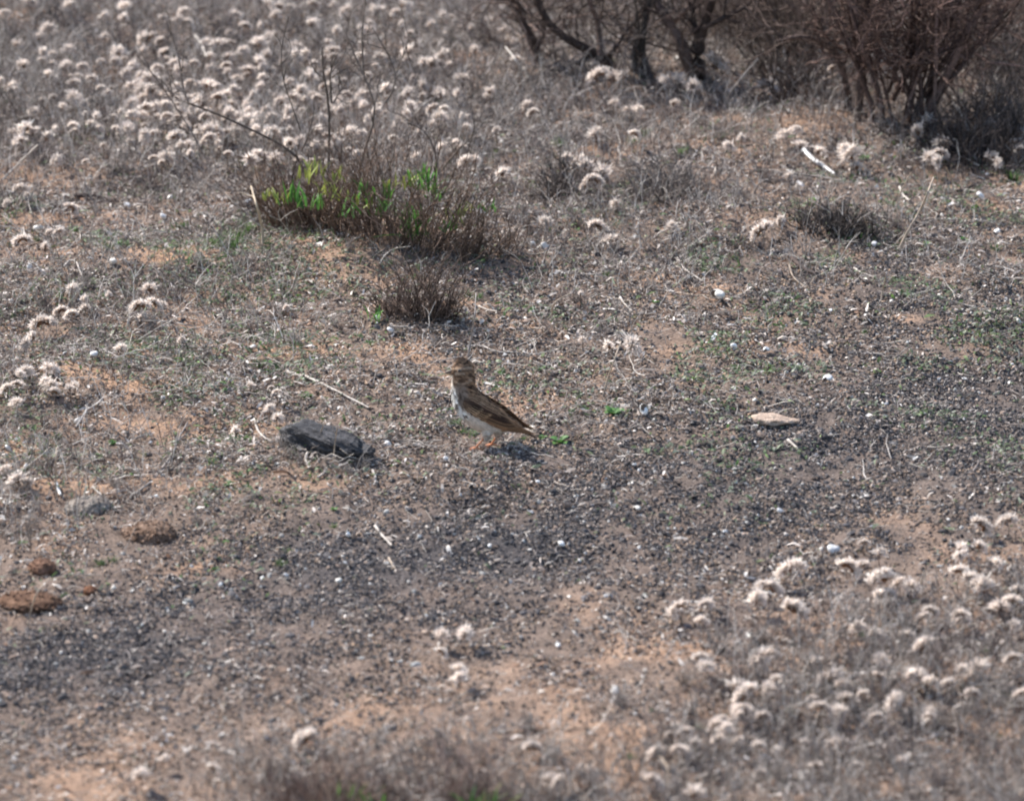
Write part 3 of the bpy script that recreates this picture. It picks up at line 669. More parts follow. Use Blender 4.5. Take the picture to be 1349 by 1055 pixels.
# gnarled shrub(s) at the top middle; zoom coords: scale 3.968, origin 660,0
def zz(L): return [(660+a/3.968, b_/3.968) for a, b_ in L]
shrub('gnarled_shrub', 'gnarled dark shrub with forked crooked limb reaching left, top middle', 'shrub', (795, 92), [
    ('trunk', zz([(600,350),(560,330),(520,290),(440,250),(340,205),(250,165),(215,110),(200,40),(180,-40)]), .0095, .0050),
    ('limb', zz([(520,290),(515,200),(510,120),(470,40),(440,-60)]), .0050, .003),
    ('limb', zz([(560,300),(610,240),(635,180),(700,120),(740,80)]), .0045, .0025),
    ('limb', zz([(480,280),(400,330),(340,380),(210,345)]), .0048, .003),
    ('limb', zz([(215,110),(120,60),(60,0),(20,-60)]), .003, .002)], (.085,.06,.05), R5, (9, .13, .0016, 2))
shrub('gnarled_shrub', 'gnarled dark shrub with two stout trunks meeting in a V, top middle', 'shrub', (918, 108), [
    ('trunk', zz([(1050,430),(1030,340),(1010,260),(1040,180),(1080,100),(1110,-40)]), .0125, .008),
    ('trunk', zz([(1000,410),(960,260),(915,170),(890,110),(820,70),(770,30),(790,-60)]), .0100, .006),
    ('limb', zz([(1060,150),(1180,90),(1290,30),(1360,-40)]), .004, .0025),
    ('limb', zz([(900,120),(960,60),(1020,-20)]), .004, .0025),
    ('limb', zz([(1020,170),(1000,80),(1010,-50)]), .005, .003)], (.085,.06,.05), R5, (9, .13, .0016, 2))
shrub('gnarled_shrub', 'grey thin-stemmed dark shrub just left of the V-shaped trunks', 'shrub', (848, 105), [
    ('trunk', zz([(760,440),(745,340),(730,240),(740,140),(770,30),(790,-60)]), .0075, .0045),
    ('limb', zz([(820,470),(780,370),(740,280),(720,150),(700,40)]), .003, .002),
    ('limb', zz([(700,380),(705,260),(715,150)]), .006, .003)], (.11, .09, .08), R5, (9, .12, .0014, 2))
shrub('gnarled_shrub', 'low dark brown shrub stump behind the crooked limb, far left of the shrubs', 'shrub', (708, 85), [
    ('trunk', zz([(200,330),(190,250),(150,180),(100,100),(50,20),(30,-50)]), .009, .004),
    ('limb', zz([(190,250),(240,150),(200,30)]), .004, .002)], BRK, R5, (11, .13, .0015, 2))
# dense reddish shrub right: many stems; scale 3.865, origin 1000,0
def zr(L): return [(1000+a/3.865, b_/3.865) for a, b_ in L]
limbs = [('trunk', zr([(460,560),(440,420),(430,300),(380,230),(290,200),(200,160),(120,200)]), .0075, .003),
         ('trunk', zr([(500,600),(520,400),(540,250),(560,150),(520,60),(500,-60)]), .0065, .004),
         ('limb', zr([(540,250),(600,170),(630,60),(640,-40)]), .0035, .002)]
root, _m = shrub('spreading_shrub', 'dark crooked shrub with a limb arching left, left part of the right-hand shrubs', 'shrub', (1118, 150), limbs, BRK, R5, (11, .14, .0017, 2))
limbs = []
for k in range(40):
    bx = R5.uniform(520, 900); by = 610-abs(bx-720)*.3+R5.uniform(-230, 50)
    tx = bx+(bx-700)*R5.uniform(.3, 1.9)+R5.normal()*150; ty = R5.uniform(-160, 160)
    limbs.append(('trunk' if k < 4 else 'stem', zr([(bx, by), (bx*.7+tx*.3+R5.normal()*14, by*.7+ty*.3), (bx*.35+tx*.65+R5.normal()*22, by*.35+ty*.65), (tx, ty)]), R5.uniform(.0018, .0045), .0012))
limbs.append(('trunk', zr([(820,620),(900,500),(970,380),(1010,260),(1060,130),(1140,40),(1200,-40)]), .0075, .004))
shrub('dense_shrub', 'dense reddish brown shrub of many upright stems, centre of the right-hand shrubs', 'shrub', (1185, 165), limbs, RED, R5, (5, .12, .0015, 2))
limbs = [('trunk', zr([(1180,360),(1160,250),(1180,140),(1200,60),(1240,-60)]), .012, .008), ('trunk', zr([(1150,330),(1130,200),(1150,100),(1140,0)]), .006, .004),
         ('stem', zr([(1240,330),(1250,200),(1290,80),(1330,-30)]), .0026, .002), ('stem', zr([(1300,370),(1330,280),(1360,240)]), .004, .002)]
shrub('stout_shrub', 'stout dark trunk of a shrub near the top right corner', 'shrub', (1305, 92), limbs, BRK, R5, (11, .13, .0015, 2))

# tangles of fine stems: dark low bushes and dead clumps
def tangle(name, label, cpx, wpx, hpx, n, col, R_, dpt=.06, rr=.0010, seedcols=None, top=1.0, lean=.55, partname='twigs', link_it=True):
    B = at(*cpx); s = mpp(B); root = empty(name, B)
    out = []
    for k in range(n):
        ox = R_.normal()*wpx*s*(.22 if hpx < 100 else .16); oy = R_.normal()*dpt*.5
        x_, y_ = B[0]+ox, B[1]+oy
        p = np.array([x_, y_, float(HT(x_, y_))-.003])
        d = np.array([ox/(wpx*s*.5)*1.1+R_.normal()*lean*.6, R_.normal()*lean*.6, 1.0])
        grow(out, p, d, hpx*s*R_.uniform(.4, 1.05)*top, rr*R_.uniform(.8, 1.6), 1 if hpx < 100 else 2, R_, .22, .02, 3, .55)
    V, F, C = build_branches(out, col, 3)
    link(partname, mesh(partname, V-np.array(B), F, C, M_WOOD), root)
    return root
tag(tangle('dark_bush', 'x', (1035, 75), 150, 150, 110, (.15,.115,.095), R5, .14), 'upright greyish tangled bush at the top above the arching limb', 'bush')
tag(tangle('dark_bush', 'x', (1330, 175), 110, 90, 130, (.15,.12,.105), R5, .12), 'spiky grey-brown bush touching the right edge', 'bush')
tag(tangle('dark_bush', 'x', (880, 50), 200, 100, 60, (.15,.115,.095), R5, .16), 'loose brown tangle of twigs around the V-shaped trunks', 'bush')
tag(tangle('dark_bush', 'x', (1290, 205), 160, 75, 260, (.10,.078,.068), R5, .10), 'low dark tangled bush under the stout trunk at right', 'bush')
tag(tangle('dark_bush', 'x', (985, 55), 150, 115, 75, (.12,.085,.07), R5, .12), 'brown tangled bush at the top between the V-shaped trunks and the arching limb', 'bush')
tag(tangle('dark_bush', 'x', (1100, 60), 160, 125, 85, (.10,.075,.062), R5, .12), 'dark tangled bush at the top behind the arching limb', 'bush')
tag(tangle('dark_bush', 'x', (750, 38), 150, 90, 55, (.15,.12,.10), R5, .12), 'grey-brown tangled bush at the top behind the crooked limb', 'bush')
tag(tangle('dark_bush', 'x', (1250, 70), 150, 125, 85, (.115,.08,.066), R5, .12), 'reddish tangled bush at the top left of the stout trunk', 'bush')
tag(tangle('dark_bush', 'x', (1335, 120), 100, 120, 70, (.15,.125,.11), R5, .10), 'grey-brown tangled bush in the top right corner', 'bush')
tag(tangle('dark_bush', 'x', (1050, 128), 110, 65, 90, (.11,.08,.065), R5, .12), 'low brown tangled bush left of the arching limb', 'bush')
tag(tangle('dead_clump', 'x', (1108, 303), 105, 36, 260, (.085,.07,.062), R5, .06), 'dark dead clump lying below the white stick', 'dead plant')
tag(tangle('dead_clump', 'x', (745, 250), 60, 45, 120, (.15,.125,.11), R5, .08), 'grey dead clump beside fluffy heads right of the tussock', 'dead plant')
tag(tangle('dead_clump', 'x', (880, 262), 85, 50, 200, (.20,.17,.15), R5, .10), 'wide grey dead clump along the long thin twig', 'dead plant')

# ------------------------------------------------------------------ green-tipped tussock
def blades(n, base, h, col, R_, wid=.0016, lean=.5, spread=.006, K=6):
    a = R_.random(n)*2*PI; t = np.abs(R_.normal(size=n))*lean
    d = np.stack([np.cos(a)*np.sin(t), np.sin(a)*np.sin(t)*.7, np.cos(t)], -1)
    k = np.linspace(0, 1, K); l = h*R_.uniform(.6, 1.1, n)
    dr = np.stack([np.cos(a), np.sin(a), -np.ones(n)*.9], -1)*R_.uniform(.1, .45, n)[:, None]
    P = np.asarray(base)+R_.normal(size=(n, 1, 3))*np.array([spread, spread, 0])+(d[:, None]*k[:, None]+dr[:, None]*(k**2)[:, None]*.8)*l[:, None, None]
    Wd = np.array([.6, .95, 1, .85, .5, .06])[None]*wid*R_.uniform(.7, 1.2, n)[:, None]
    side = norm(np.stack([-np.sin(a), np.cos(a), 0*a], -1)+R_.normal(size=(n, 3))*.3)
    C = np.asarray(col)*(1+R_.normal(size=(n, 1, 1))*.2)*(.85+.3*k)[None, :, None]
    return ribbons(P, Wd, side, C, .35)
def tussock(name, label, spine, n, hpx, col, R_, greens, rr=.0009, dep=.05, lean=.35, group=None, fine=1):
    """spine: px points of its base line; greens: (px,py_base,height px,nblades,yellow)"""
    seed_ = spine[0][0]*.01; q = [at(*p) for p in spine]; B = np.mean(q, 0); B[2] = float(HT(B[0], B[1])); root = empty(name, B)
    s = mpp(B); out = []
    Q = resample(q, 20)
    for k in range(n):
        u = R_.random(); j = u*19; i0 = int(j); p = Q[i0]*(1-(j-i0))+Q[min(i0+1, 19)]*(j-i0)
        edge = abs(u-.5)*2
        x_ = p[0]+R_.normal()*.012; y_ = p[1]+abs(R_.normal())*dep*(1-.5*edge)-.01
        p = np.array([x_, y_, float(HT(x_, y_))-.003])
        clump = .62+.75*float(vn(u*9+3, seed_*1.7, 1)); d = np.array([(u-.5)*1.1+R_.normal()*lean+.5*(float(vn(u*7, 2.3, 2))-.5), R_.normal()*lean-.12, 1.0])
        grow(out, p, d, hpx*s*(R_.beta(2.2, 2.2)*1.35 if R_.random() > .08 else R_.uniform(.9, 1.5))*clump*(1-.35*edge**2), rr*R_.uniform(.6, 1.2), fine, R_, .17, .04, 3, .5)
    V, F, C = build_branches(out, col, 3)
    link('dry_stems', mesh('dry_stems', V-B, F, C, M_WOOD), root)
    for (a, b_, hp, nb, yel) in greens:
        g0 = onplane(a, b_, B[1]-.01+R_.uniform(-.02, .01)); 
        zc = float(HT(g0[0], g0[1])); g0[2] = max(g0[2], zc)
        col_ = (.26, .29, .07) if yel else (.11, .25, .05); a += R_.normal()*5; b_ += R_.normal()*5
        V, F, C = blades(nb+3, g0-B+np.array([0,-.005+R_.normal()*.01,0]), hp*s*1.4, col_, R_, .0020, .40, .008)
        link('green_leaf', mesh('green_leaf', V, F, C, M_LEAF), root)
    tag(root, label, 'tussock', group)
    return root
R6 = np.random.default_rng(6)
TB = (.17, .115, .085)
tussock('grass_tussock', 'large brown tussock with bright green blades at its tips, upper centre left', [(358,300),(400,306),(450,310),(500,322),(545,338),(590,345),(640,345),(665,338)], 560, 108, TB, R6,
    [(400,232,26,5,1),(412,232,24,5,1),(430,262,22,4,1),(432,250,20,4,1),(380,262,24,5,0),(372,262,20,4,1),(395,268,24,5,0),(445,235,18,3,1),(480,250,16,4,0),(470,268,18,4,0),
     (514,262,20,5,0),(520,250,16,4,1),(532,248,22,5,1),(548,290,26,6,0),(540,312,34,7,0),(549,312,40,7,0),(556,246,30,6,0),(562,256,28,6,0),(558,235,20,4,0),(604,292,26,5,1),(610,285,18,4,1),
     (500,285,20,5,0),(460,285,20,4,0),(510,275,18,4,0),(450,268,16,4,1),(575,262,18,4,0),(640,275,14,3,0),(355,262,12,3,1),(590,300,16,4,0),(420,275,22,4,0),(485,275,14,4,1)], .0009, .06, .22)
tussock('grass_tussock', 'small dark brown twiggy tussock behind the lark', [(512,412),(530,418),(550,422),(572,424),(585,418)], 240, 72, (.14,.10,.08), R6, [(498,420,20,4,0)], .0008, .035, .38)
tussock('grass_tussock', 'blurred brown tussock with green blades cut by the lower edge', [(360,1072),(400,1080),(450,1085),(500,1085),(530,1075)], 300, 58, (.22,.15,.12), R6,
    [(460,1056,22,3,0),(495,1062,26,3,0),(430,1064,20,2,1)], .0010, .05, .25)
tussock('grass_tussock', 'thin brown tussock with green blades at lower edge, right of the larger one', [(580,1078),(620,1085),(660,1085)], 150, 80, (.24,.17,.14), R6,
    [(630,1070,40,6,0),(640,1075,34,5,1)], .0010, .04, .25)

# bare branching shrub rising behind the tussock
def za(L): return [(420+a/4.397, b_/4.397) for a, b_ in L]
def zb(L): return [(180+a/4.397, b_/4.397) for a, b_ in L]
B = at(470, 262); root = empty('bare_shrub', B); Bv = np.array(B)
BR = [(za([(50,1100),(55,900),(75,600),(30,480),(10,340),(20,280)]), .0030, .0014), (za([(75,600),(60,430),(100,330)]), .0018, .001), (za([(85,600),(120,530),(155,490)]), .0018, .001), (za([(75,450),(130,410),(215,380)]), .0013, .001),
      (za([(230,1100),(240,860),(330,720),(385,600),(300,540),(200,330),(160,200)]), .0028, .0012), (za([(385,600),(460,510),(450,400),(370,260),(310,160)]), .0020, .0010), (za([(455,400),(490,320),(520,240)]), .0012, .0008),
      (za([(270,1080),(300,940),(440,820),(540,770)]), .0024, .0012), (za([(265,480),(245,200),(270,0),(280,-60)]), .0016, .001), (za([(710,1120),(700,980),(650,790),(600,740),(520,715)]), .0024, .0014),
      (za([(705,1000),(780,900),(900,780)]), .0020, .001), (zb([(980,1000),(950,870),(850,850),(700,770),(560,700),(430,640),(300,600)]), .0024, .0020), (zb([(300,600),(250,520),(270,420),(220,260),(190,160)]), .0019, .001), (zb([(300,600),(230,570),(190,520)]), .0014, .0008),
      (zb([(955,880),(980,820),(1030,740)]), .0018, .001), (zb([(950,760),(900,600),(840,470),(820,330),(880,100)]), .0013, .0008), (zb([(420,960),(340,790),(200,580),(60,370),(0,320)]), .0014, .001)]
mains = []
for pts, r0, r1 in BR:
    t = traced(pts, B[1]+.01, r0, r1, .02); mains.append(t)
    V, F, C = build_branches([(t[0], r0*.8, r1*.8)]+twiggify([t], R6, 7, .05, .0008, 1, .22, .04, 2), (.15,.12,.10), 5); link('branch', mesh('branch', V-Bv, F, C, M_WOOD), root)
tag(root, 'bare branching brown shrub rising behind the green-tipped tussock', 'bare shrub')

# ------------------------------------------------------------------ small dead plants among the carpet (one per visible tuft)
def deadproto(seed, n=26, col=(.22,.19,.17)):
    R_ = np.random.default_rng(seed); out = []
    for k in range(n):
        d = np.array([R_.normal()*.55, R_.normal()*.55, 1.0])
        grow(out, np.array([R_.normal()*.08, R_.normal()*.08, -.03]), d, R_.uniform(.5, 1.0), .014*R_.uniform(.7, 1.3), 1, R_, .16, .02, 3, .45)
    V, F, C = build_branches(out, col, 3); return mesh('dead_plant', V, F, C, M_DRY)
PR = [deadproto(i, col=c_) for i, c_ in enumerate([(.27,.235,.21), (.19,.155,.14), (.33,.29,.26), (.14,.11,.10)])]
dl = []
spots = [(100,135,45,3),(140,160,30,3),(30,160,40,1),(60,215,50,1),(150,230,50,0),(200,250,45,1),(240,240,40,3),(100,45,55,3),(160,65,50,3),(300,60,55,3),(330,75,55,1),(215,75,60,1),(395,45,45,3),(295,45,45,1),(260,120,40,2),(420,65,50,2),
  (360,120,40,1),(380,180,40,0),(290,200,40,1),(330,215,40,0),(20,60,60,1),(70,20,40,1),(560,130,60,1),(600,110,60,1),(640,130,60,0),(520,90,40,3),(590,60,50,0),(640,60,60,1),(660,170,40,0),(620,190,40,2),(700,200,40,1),(720,150,40,1),(760,140,40,1),(800,150,40,3),
  (880,160,35,1),(950,185,35,0),(690,300,30,2),(760,300,35,1),(840,270,40,1),(980,270,35,0),(1010,240,30,1),(760,400,30,1),(860,385,24,2),(1000,330,24,1),(1180,300,30,1),(1250,330,24,3),(60,330,35,3),(383,603,24,2),(398,612,20,0),(372,590,26,2),(478,618,20,0),(455,622,16,2),(425,617,14,0),(700,560,20,2),(590,520,16,0),(760,520,18,2),(680,640,14,0),(240,560,22,0),(260,690,20,0),(330,660,18,2),(170,540,24,1),(440,430,24,2),(360,420,26,0),(260,350,24,2),(110,385,40,0),(60,405,40,1),(170,405,36,1),(230,395,40,3),
  (390,455,30,2),(320,350,20,0),(20,500,30,1),(60,560,30,1),(115,670,30,1),(150,640,24,0),(30,650,40,0),(200,430,20,2),(520,440,20,2),(570,455,16,0),(300,480,20,1),(480,470,20,2),(720,440,24,1),(790,440,20,0),(460,330,20,0),(685,340,20,1),(700,260,34,0),
  (950,860,45,0),(1000,850,50,1),(1050,850,55,1),(1080,900,55,0),(1130,880,55,1),(1170,930,60,1),(1230,880,50,3),(1260,860,45,1),(1120,820,40,0),(1200,830,40,0),(1310,860,45,1),(1330,800,40,0),(1020,950,50,3),(900,900,36,0),(880,980,40,1),(950,1000,45,0),(1030,1030,50,1),(1110,1000,50,1),
  (1180,1000,45,3),(1240,1040,45,1),(730,1000,40,0),(780,1040,45,1),(700,960,34,0),(640,1010,40,1),(580,990,44,1),(820,930,34,0),(870,1050,45,1),(980,900,40,1),(350,1020,34,0),(390,1045,44,1),(680,1055,40,0),(1330,930,40,0),(910,940,34,2),(1290,1000,36,1),(1150,970,44,1),(1220,960,40,0)]
for a, b_, hp, cidx in spots:
    B = at(a, b_); s = mpp(B)*hp
    o = link('dead_plant', PR[cidx], None, B); o.scale = (s*1.0, s*1.0, s*.9); o.rotation_euler = (0, 0, R6.random()*6.28)
    dl.append((o, a, b_, ['grey', 'brown-grey', 'pale grey', 'dark'][cidx]))
autolabel(dl, 'dead plant tuft', 'dead plant', 'small dead plants of fine branching stems')

# ------------------------------------------------------------------ green sprouts
def sprout_mesh(kind, seed):
    R_ = np.random.default_rng(seed)
    if kind == 'rosette':
        n = 7; a = np.arange(n)/n*2*PI+R_.normal(size=n)*.3; k = np.linspace(0, 1, 6); l = R_.uniform(.7, 1.1, n)
        el = R_.uniform(.5, 1.1, n)
        d = np.stack([np.cos(a)*np.cos(el), np.sin(a)*np.cos(el), np.sin(el)], -1)
        P = (d[:, None]*k[:, None]-np.array([0, 0, .35])*(k**2.2)[:, None])*l[:, None, None]
        Wd = np.array([.08, .2, .30, .33, .26, .03])[None]*R_.uniform(.8, 1.1, n)[:, None]*.8
        side = np.stack([-np.sin(a), np.cos(a), 0*a], -1)
        C = np.array([.11, .23, .06])*(1+R_.normal(size=(n, 1, 1))*.15)*(.8+.4*k)[None, :, None]
        V, F, C = ribbons(P, Wd, side, C, .3)
    else:
        V, F, C = blades(34, (0, 0, 0), 1.0, (.10, .17, .055), R_, .035, .75, .2)
    return mesh('sprout', V, F, C, M_LEAF)
SP = {'rosette': [sprout_mesh('rosette', i) for i in range(3)], 'tuft': [sprout_mesh('tuft', 10+i) for i in range(3)]}
gl = []
green = [(298,328,34,'tuft'),(318,318,26,'tuft'),(284,325,24,'tuft'),(330,306,24,'tuft'),(145,330,16,'tuft'),(158,325,14,'tuft'),(238,302,18,'tuft'),(98,305,12,'rosette'),(50,318,12,'tuft'),(808,546,22,'rosette'),(738,584,20,'rosette'),(338,484,16,'tuft'),(352,480,12,'rosette'),
  (404,524,14,'rosette'),(75,578,14,'tuft'),(280,612,18,'tuft'),(300,640,10,'rosette'),(395,460,10,'tuft'),(320,395,14,'tuft'),(300,392,14,'rosette'),(270,400,12,'tuft'),(610,502,12,'tuft'),(600,560,14,'tuft'),(612,572,14,'tuft'),(625,574,12,'tuft'),(690,580,10,'tuft'),(715,578,10,'rosette'),
  (132,745,14,'tuft'),(150,740,12,'tuft'),(288,600,10,'rosette'),(60,455,9,'rosette'),(148,585,10,'rosette'),(370,745,14,'tuft'),(380,728,12,'tuft'),(284,750,8,'rosette'),(1338,240,26,'tuft'),(848,182,20,'tuft'),(832,190,16,'tuft'),(897,205,22,'tuft'),(735,195,22,'tuft'),(655,205,18,'tuft'),
  (640,165,12,'tuft'),(825,245,12,'tuft'),(1265,125,14,'tuft'),(1088,497,8,'rosette'),(1155,492,10,'rosette'),(928,358,12,'tuft'),(925,505,8,'tuft'),(1313,330,14,'tuft'),(1270,320,14,'rosette'),(700,250,12,'tuft'),(800,365,12,'tuft'),(865,400,10,'rosette'),(1140,440,10,'tuft'),(700,410,10,'rosette'),
  (630,395,16,'tuft'),(615,390,14,'tuft'),(1322,920,18,'tuft'),(1135,840,14,'tuft'),(1310,975,16,'tuft'),(1230,850,10,'tuft'),(1297,860,14,'tuft'),(830,1000,14,'tuft'),(920,960,12,'tuft'),(1040,940,14,'tuft'),(650,1052,20,'tuft'),(1140,210,12,'rosette'),(960,200,12,'tuft'),(440,672,8,'rosette'),(1050,800,8,'rosette'),
  (200,340,10,'tuft'),(520,500,8,'rosette'),(560,520,8,'tuft'),(1060,430,9,'tuft'),(990,400,9,'tuft'),(1240,395,8,'tuft'),(1320,430,8,'tuft'),(440,695,10,'tuft'),(250,480,9,'tuft'),(100,540,10,'tuft'),(190,600,9,'tuft'),(460,610,8,'rosette')]
for a, b_, hp, kd in green:
    B = at(a, b_); s = mpp(B)*hp
    o = link('green_sprout', SP[kd][R6.integers(3)], None, B); o.scale = (s, s, s*.9); o.rotation_euler = (0, 0, R6.random()*6.28)
    gl.append((o, a, b_, ('bright green broad-leaved' if kd == 'rosette' else 'green grassy') if hp > 13 else ('tiny green broad-leaved' if kd == 'rosette' else 'tiny green grassy')))
autolabel(gl, 'sprout', 'sprout', 'small green sprouts')

# ------------------------------------------------------------------ rock, stone, earth mounds
def lump(name, label, cat, c_px, size, rz, mt, colA, colB, seed, sub=5, rough=.18, prof=None, sink=.25, group=None):
    V, F = ico(sub)
    q = V.copy(); dsp = (n3(q+seed, 1.6, seed)-.5)*rough*2+(n3(q+seed*2, 4, seed+1)-.5)*rough*.9+(n3(q+seed, 11, seed+2)-.5)*rough*.5+(n3(q+seed, 27, seed+3)-.5)*rough*.3
    if prof is not None: q = prof(q)
    q = q*(1+dsp[:, None])*np.array(size)
    c, s = math.cos(rz), math.sin(rz)
    q = np.stack([q[:, 0]*c-q[:, 1]*s, q[:, 0]*s+q[:, 1]*c, q[:, 2]], -1)
    t = np.clip((n3(V*3+seed, 2.2, seed+4)-.38)*4, 0, 1)[:, None]
    C = np.array(colA)*(1-t)+np.array(colB)*t
    B = at(*c_px)
    if name == 'earth_mound':
        iv, if_ = ico(1); rs = np.random.default_rng(seed); pk = rs.choice(len(q), 260); pv = q[pk]; sz_ = (rs.uniform(.5, 1.6, 260)*.05*size[0])
        CV, CF, CC = scatter(iv, if_, pv, rotmats(260, 1.0, rs), sz_[:, None]*rs.uniform(.7, 1.3, (260, 3)), C[pk]*rs.uniform(.6, 1.6, (260, 1)))
        q, F, C = cat_parts([(q, F, C), (CV, CF, CC)])
    o = link(name, mesh(name, q+np.array([0, 0, size[2]*(1-2*sink)]), F, C, mt, name != 'flat_stone'), None, B)
    tag(o, label, cat, group); return o
def rockprof(q):
    q = q.copy(); q[:, 2] *= np.where(q[:, 0] < 0, 1.05, 1.0)*(1-.28*np.clip(q[:, 0], 0, 1)**2); q[:, 2] -= np.where(q[:, 2] > 0, .42*q[:, 0]*np.clip(q[:, 2]*3, 0, 1), 0); q[:, 0] = np.sign(q[:, 0])*np.abs(q[:, 0])**.9
    q[:, 2] = np.sign(q[:, 2])*np.abs(q[:, 2])**.85; q[:, 1] = np.sign(q[:, 1])*np.abs(q[:, 1])**.85
    return q
lump('black_rock', 'pitted blue-black volcanic rock lying left of the lark', 'rock', (432, 590), (.062, .030, .0175), math.radians(-28), M_ROCK, (.026,.025,.028), (.085,.08,.082), 3, 6, .36, rockprof, .30)
def stoneprof(q):
    q = q.copy(); q[:, 2] = np.sign(q[:, 2])*np.abs(q[:, 2])**.5; q[:, 1] *= (1-.35*q[:, 0]); q[:, 2] *= (1-.45*q[:, 0]); return q
lump('flat_stone', 'flat pale pinkish stone with an angular edge, on dark gravel right of the lark', 'stone', (1022, 556), (.028, .017, .0045), math.radians(-8), M_STONE, (.36,.26,.20), (.46,.35,.27), 5, 3, .42, stoneprof, .1)
lump('earth_mound', 'reddish brown crumbly earth mound on the left', 'earth mound', (199, 706), (.033, .034, .014), .1, M_CLOD, (.15,.095,.066), (.22,.15,.11), 6, 6, .22, None, .42)
lump('earth_mound', 'long low dark red earth mound at the left edge', 'earth mound', (38, 796), (.038, .034, .010), -.1, M_CLOD, (.12,.07,.048), (.20,.12,.08), 7, 6, .25, None, .38)
lump('earth_mound', 'small round red-brown mound above the long one at left', 'earth mound', (55, 750), (.017, .018, .010), 0, M_CLOD, (.14,.08,.055), (.22,.13,.09), 8, 5, .25, None, .42)
lump('earth_mound', 'tiny red crumb of earth near the large shell on the left', 'earth mound', (118, 781), (.008, .009, .006), 0, M_CLOD, (.20,.09,.055), (.24,.13,.08), 9, 4, .4, None, .3)
lump('earth_mound', 'grey-brown low mound left of the black rock, under a pale twig', 'earth mound', (117, 674), (.030, .03, .015), .2, M_CLOD, (.22,.185,.16), (.30,.26,.22), 14, 6, .22, None, .4)

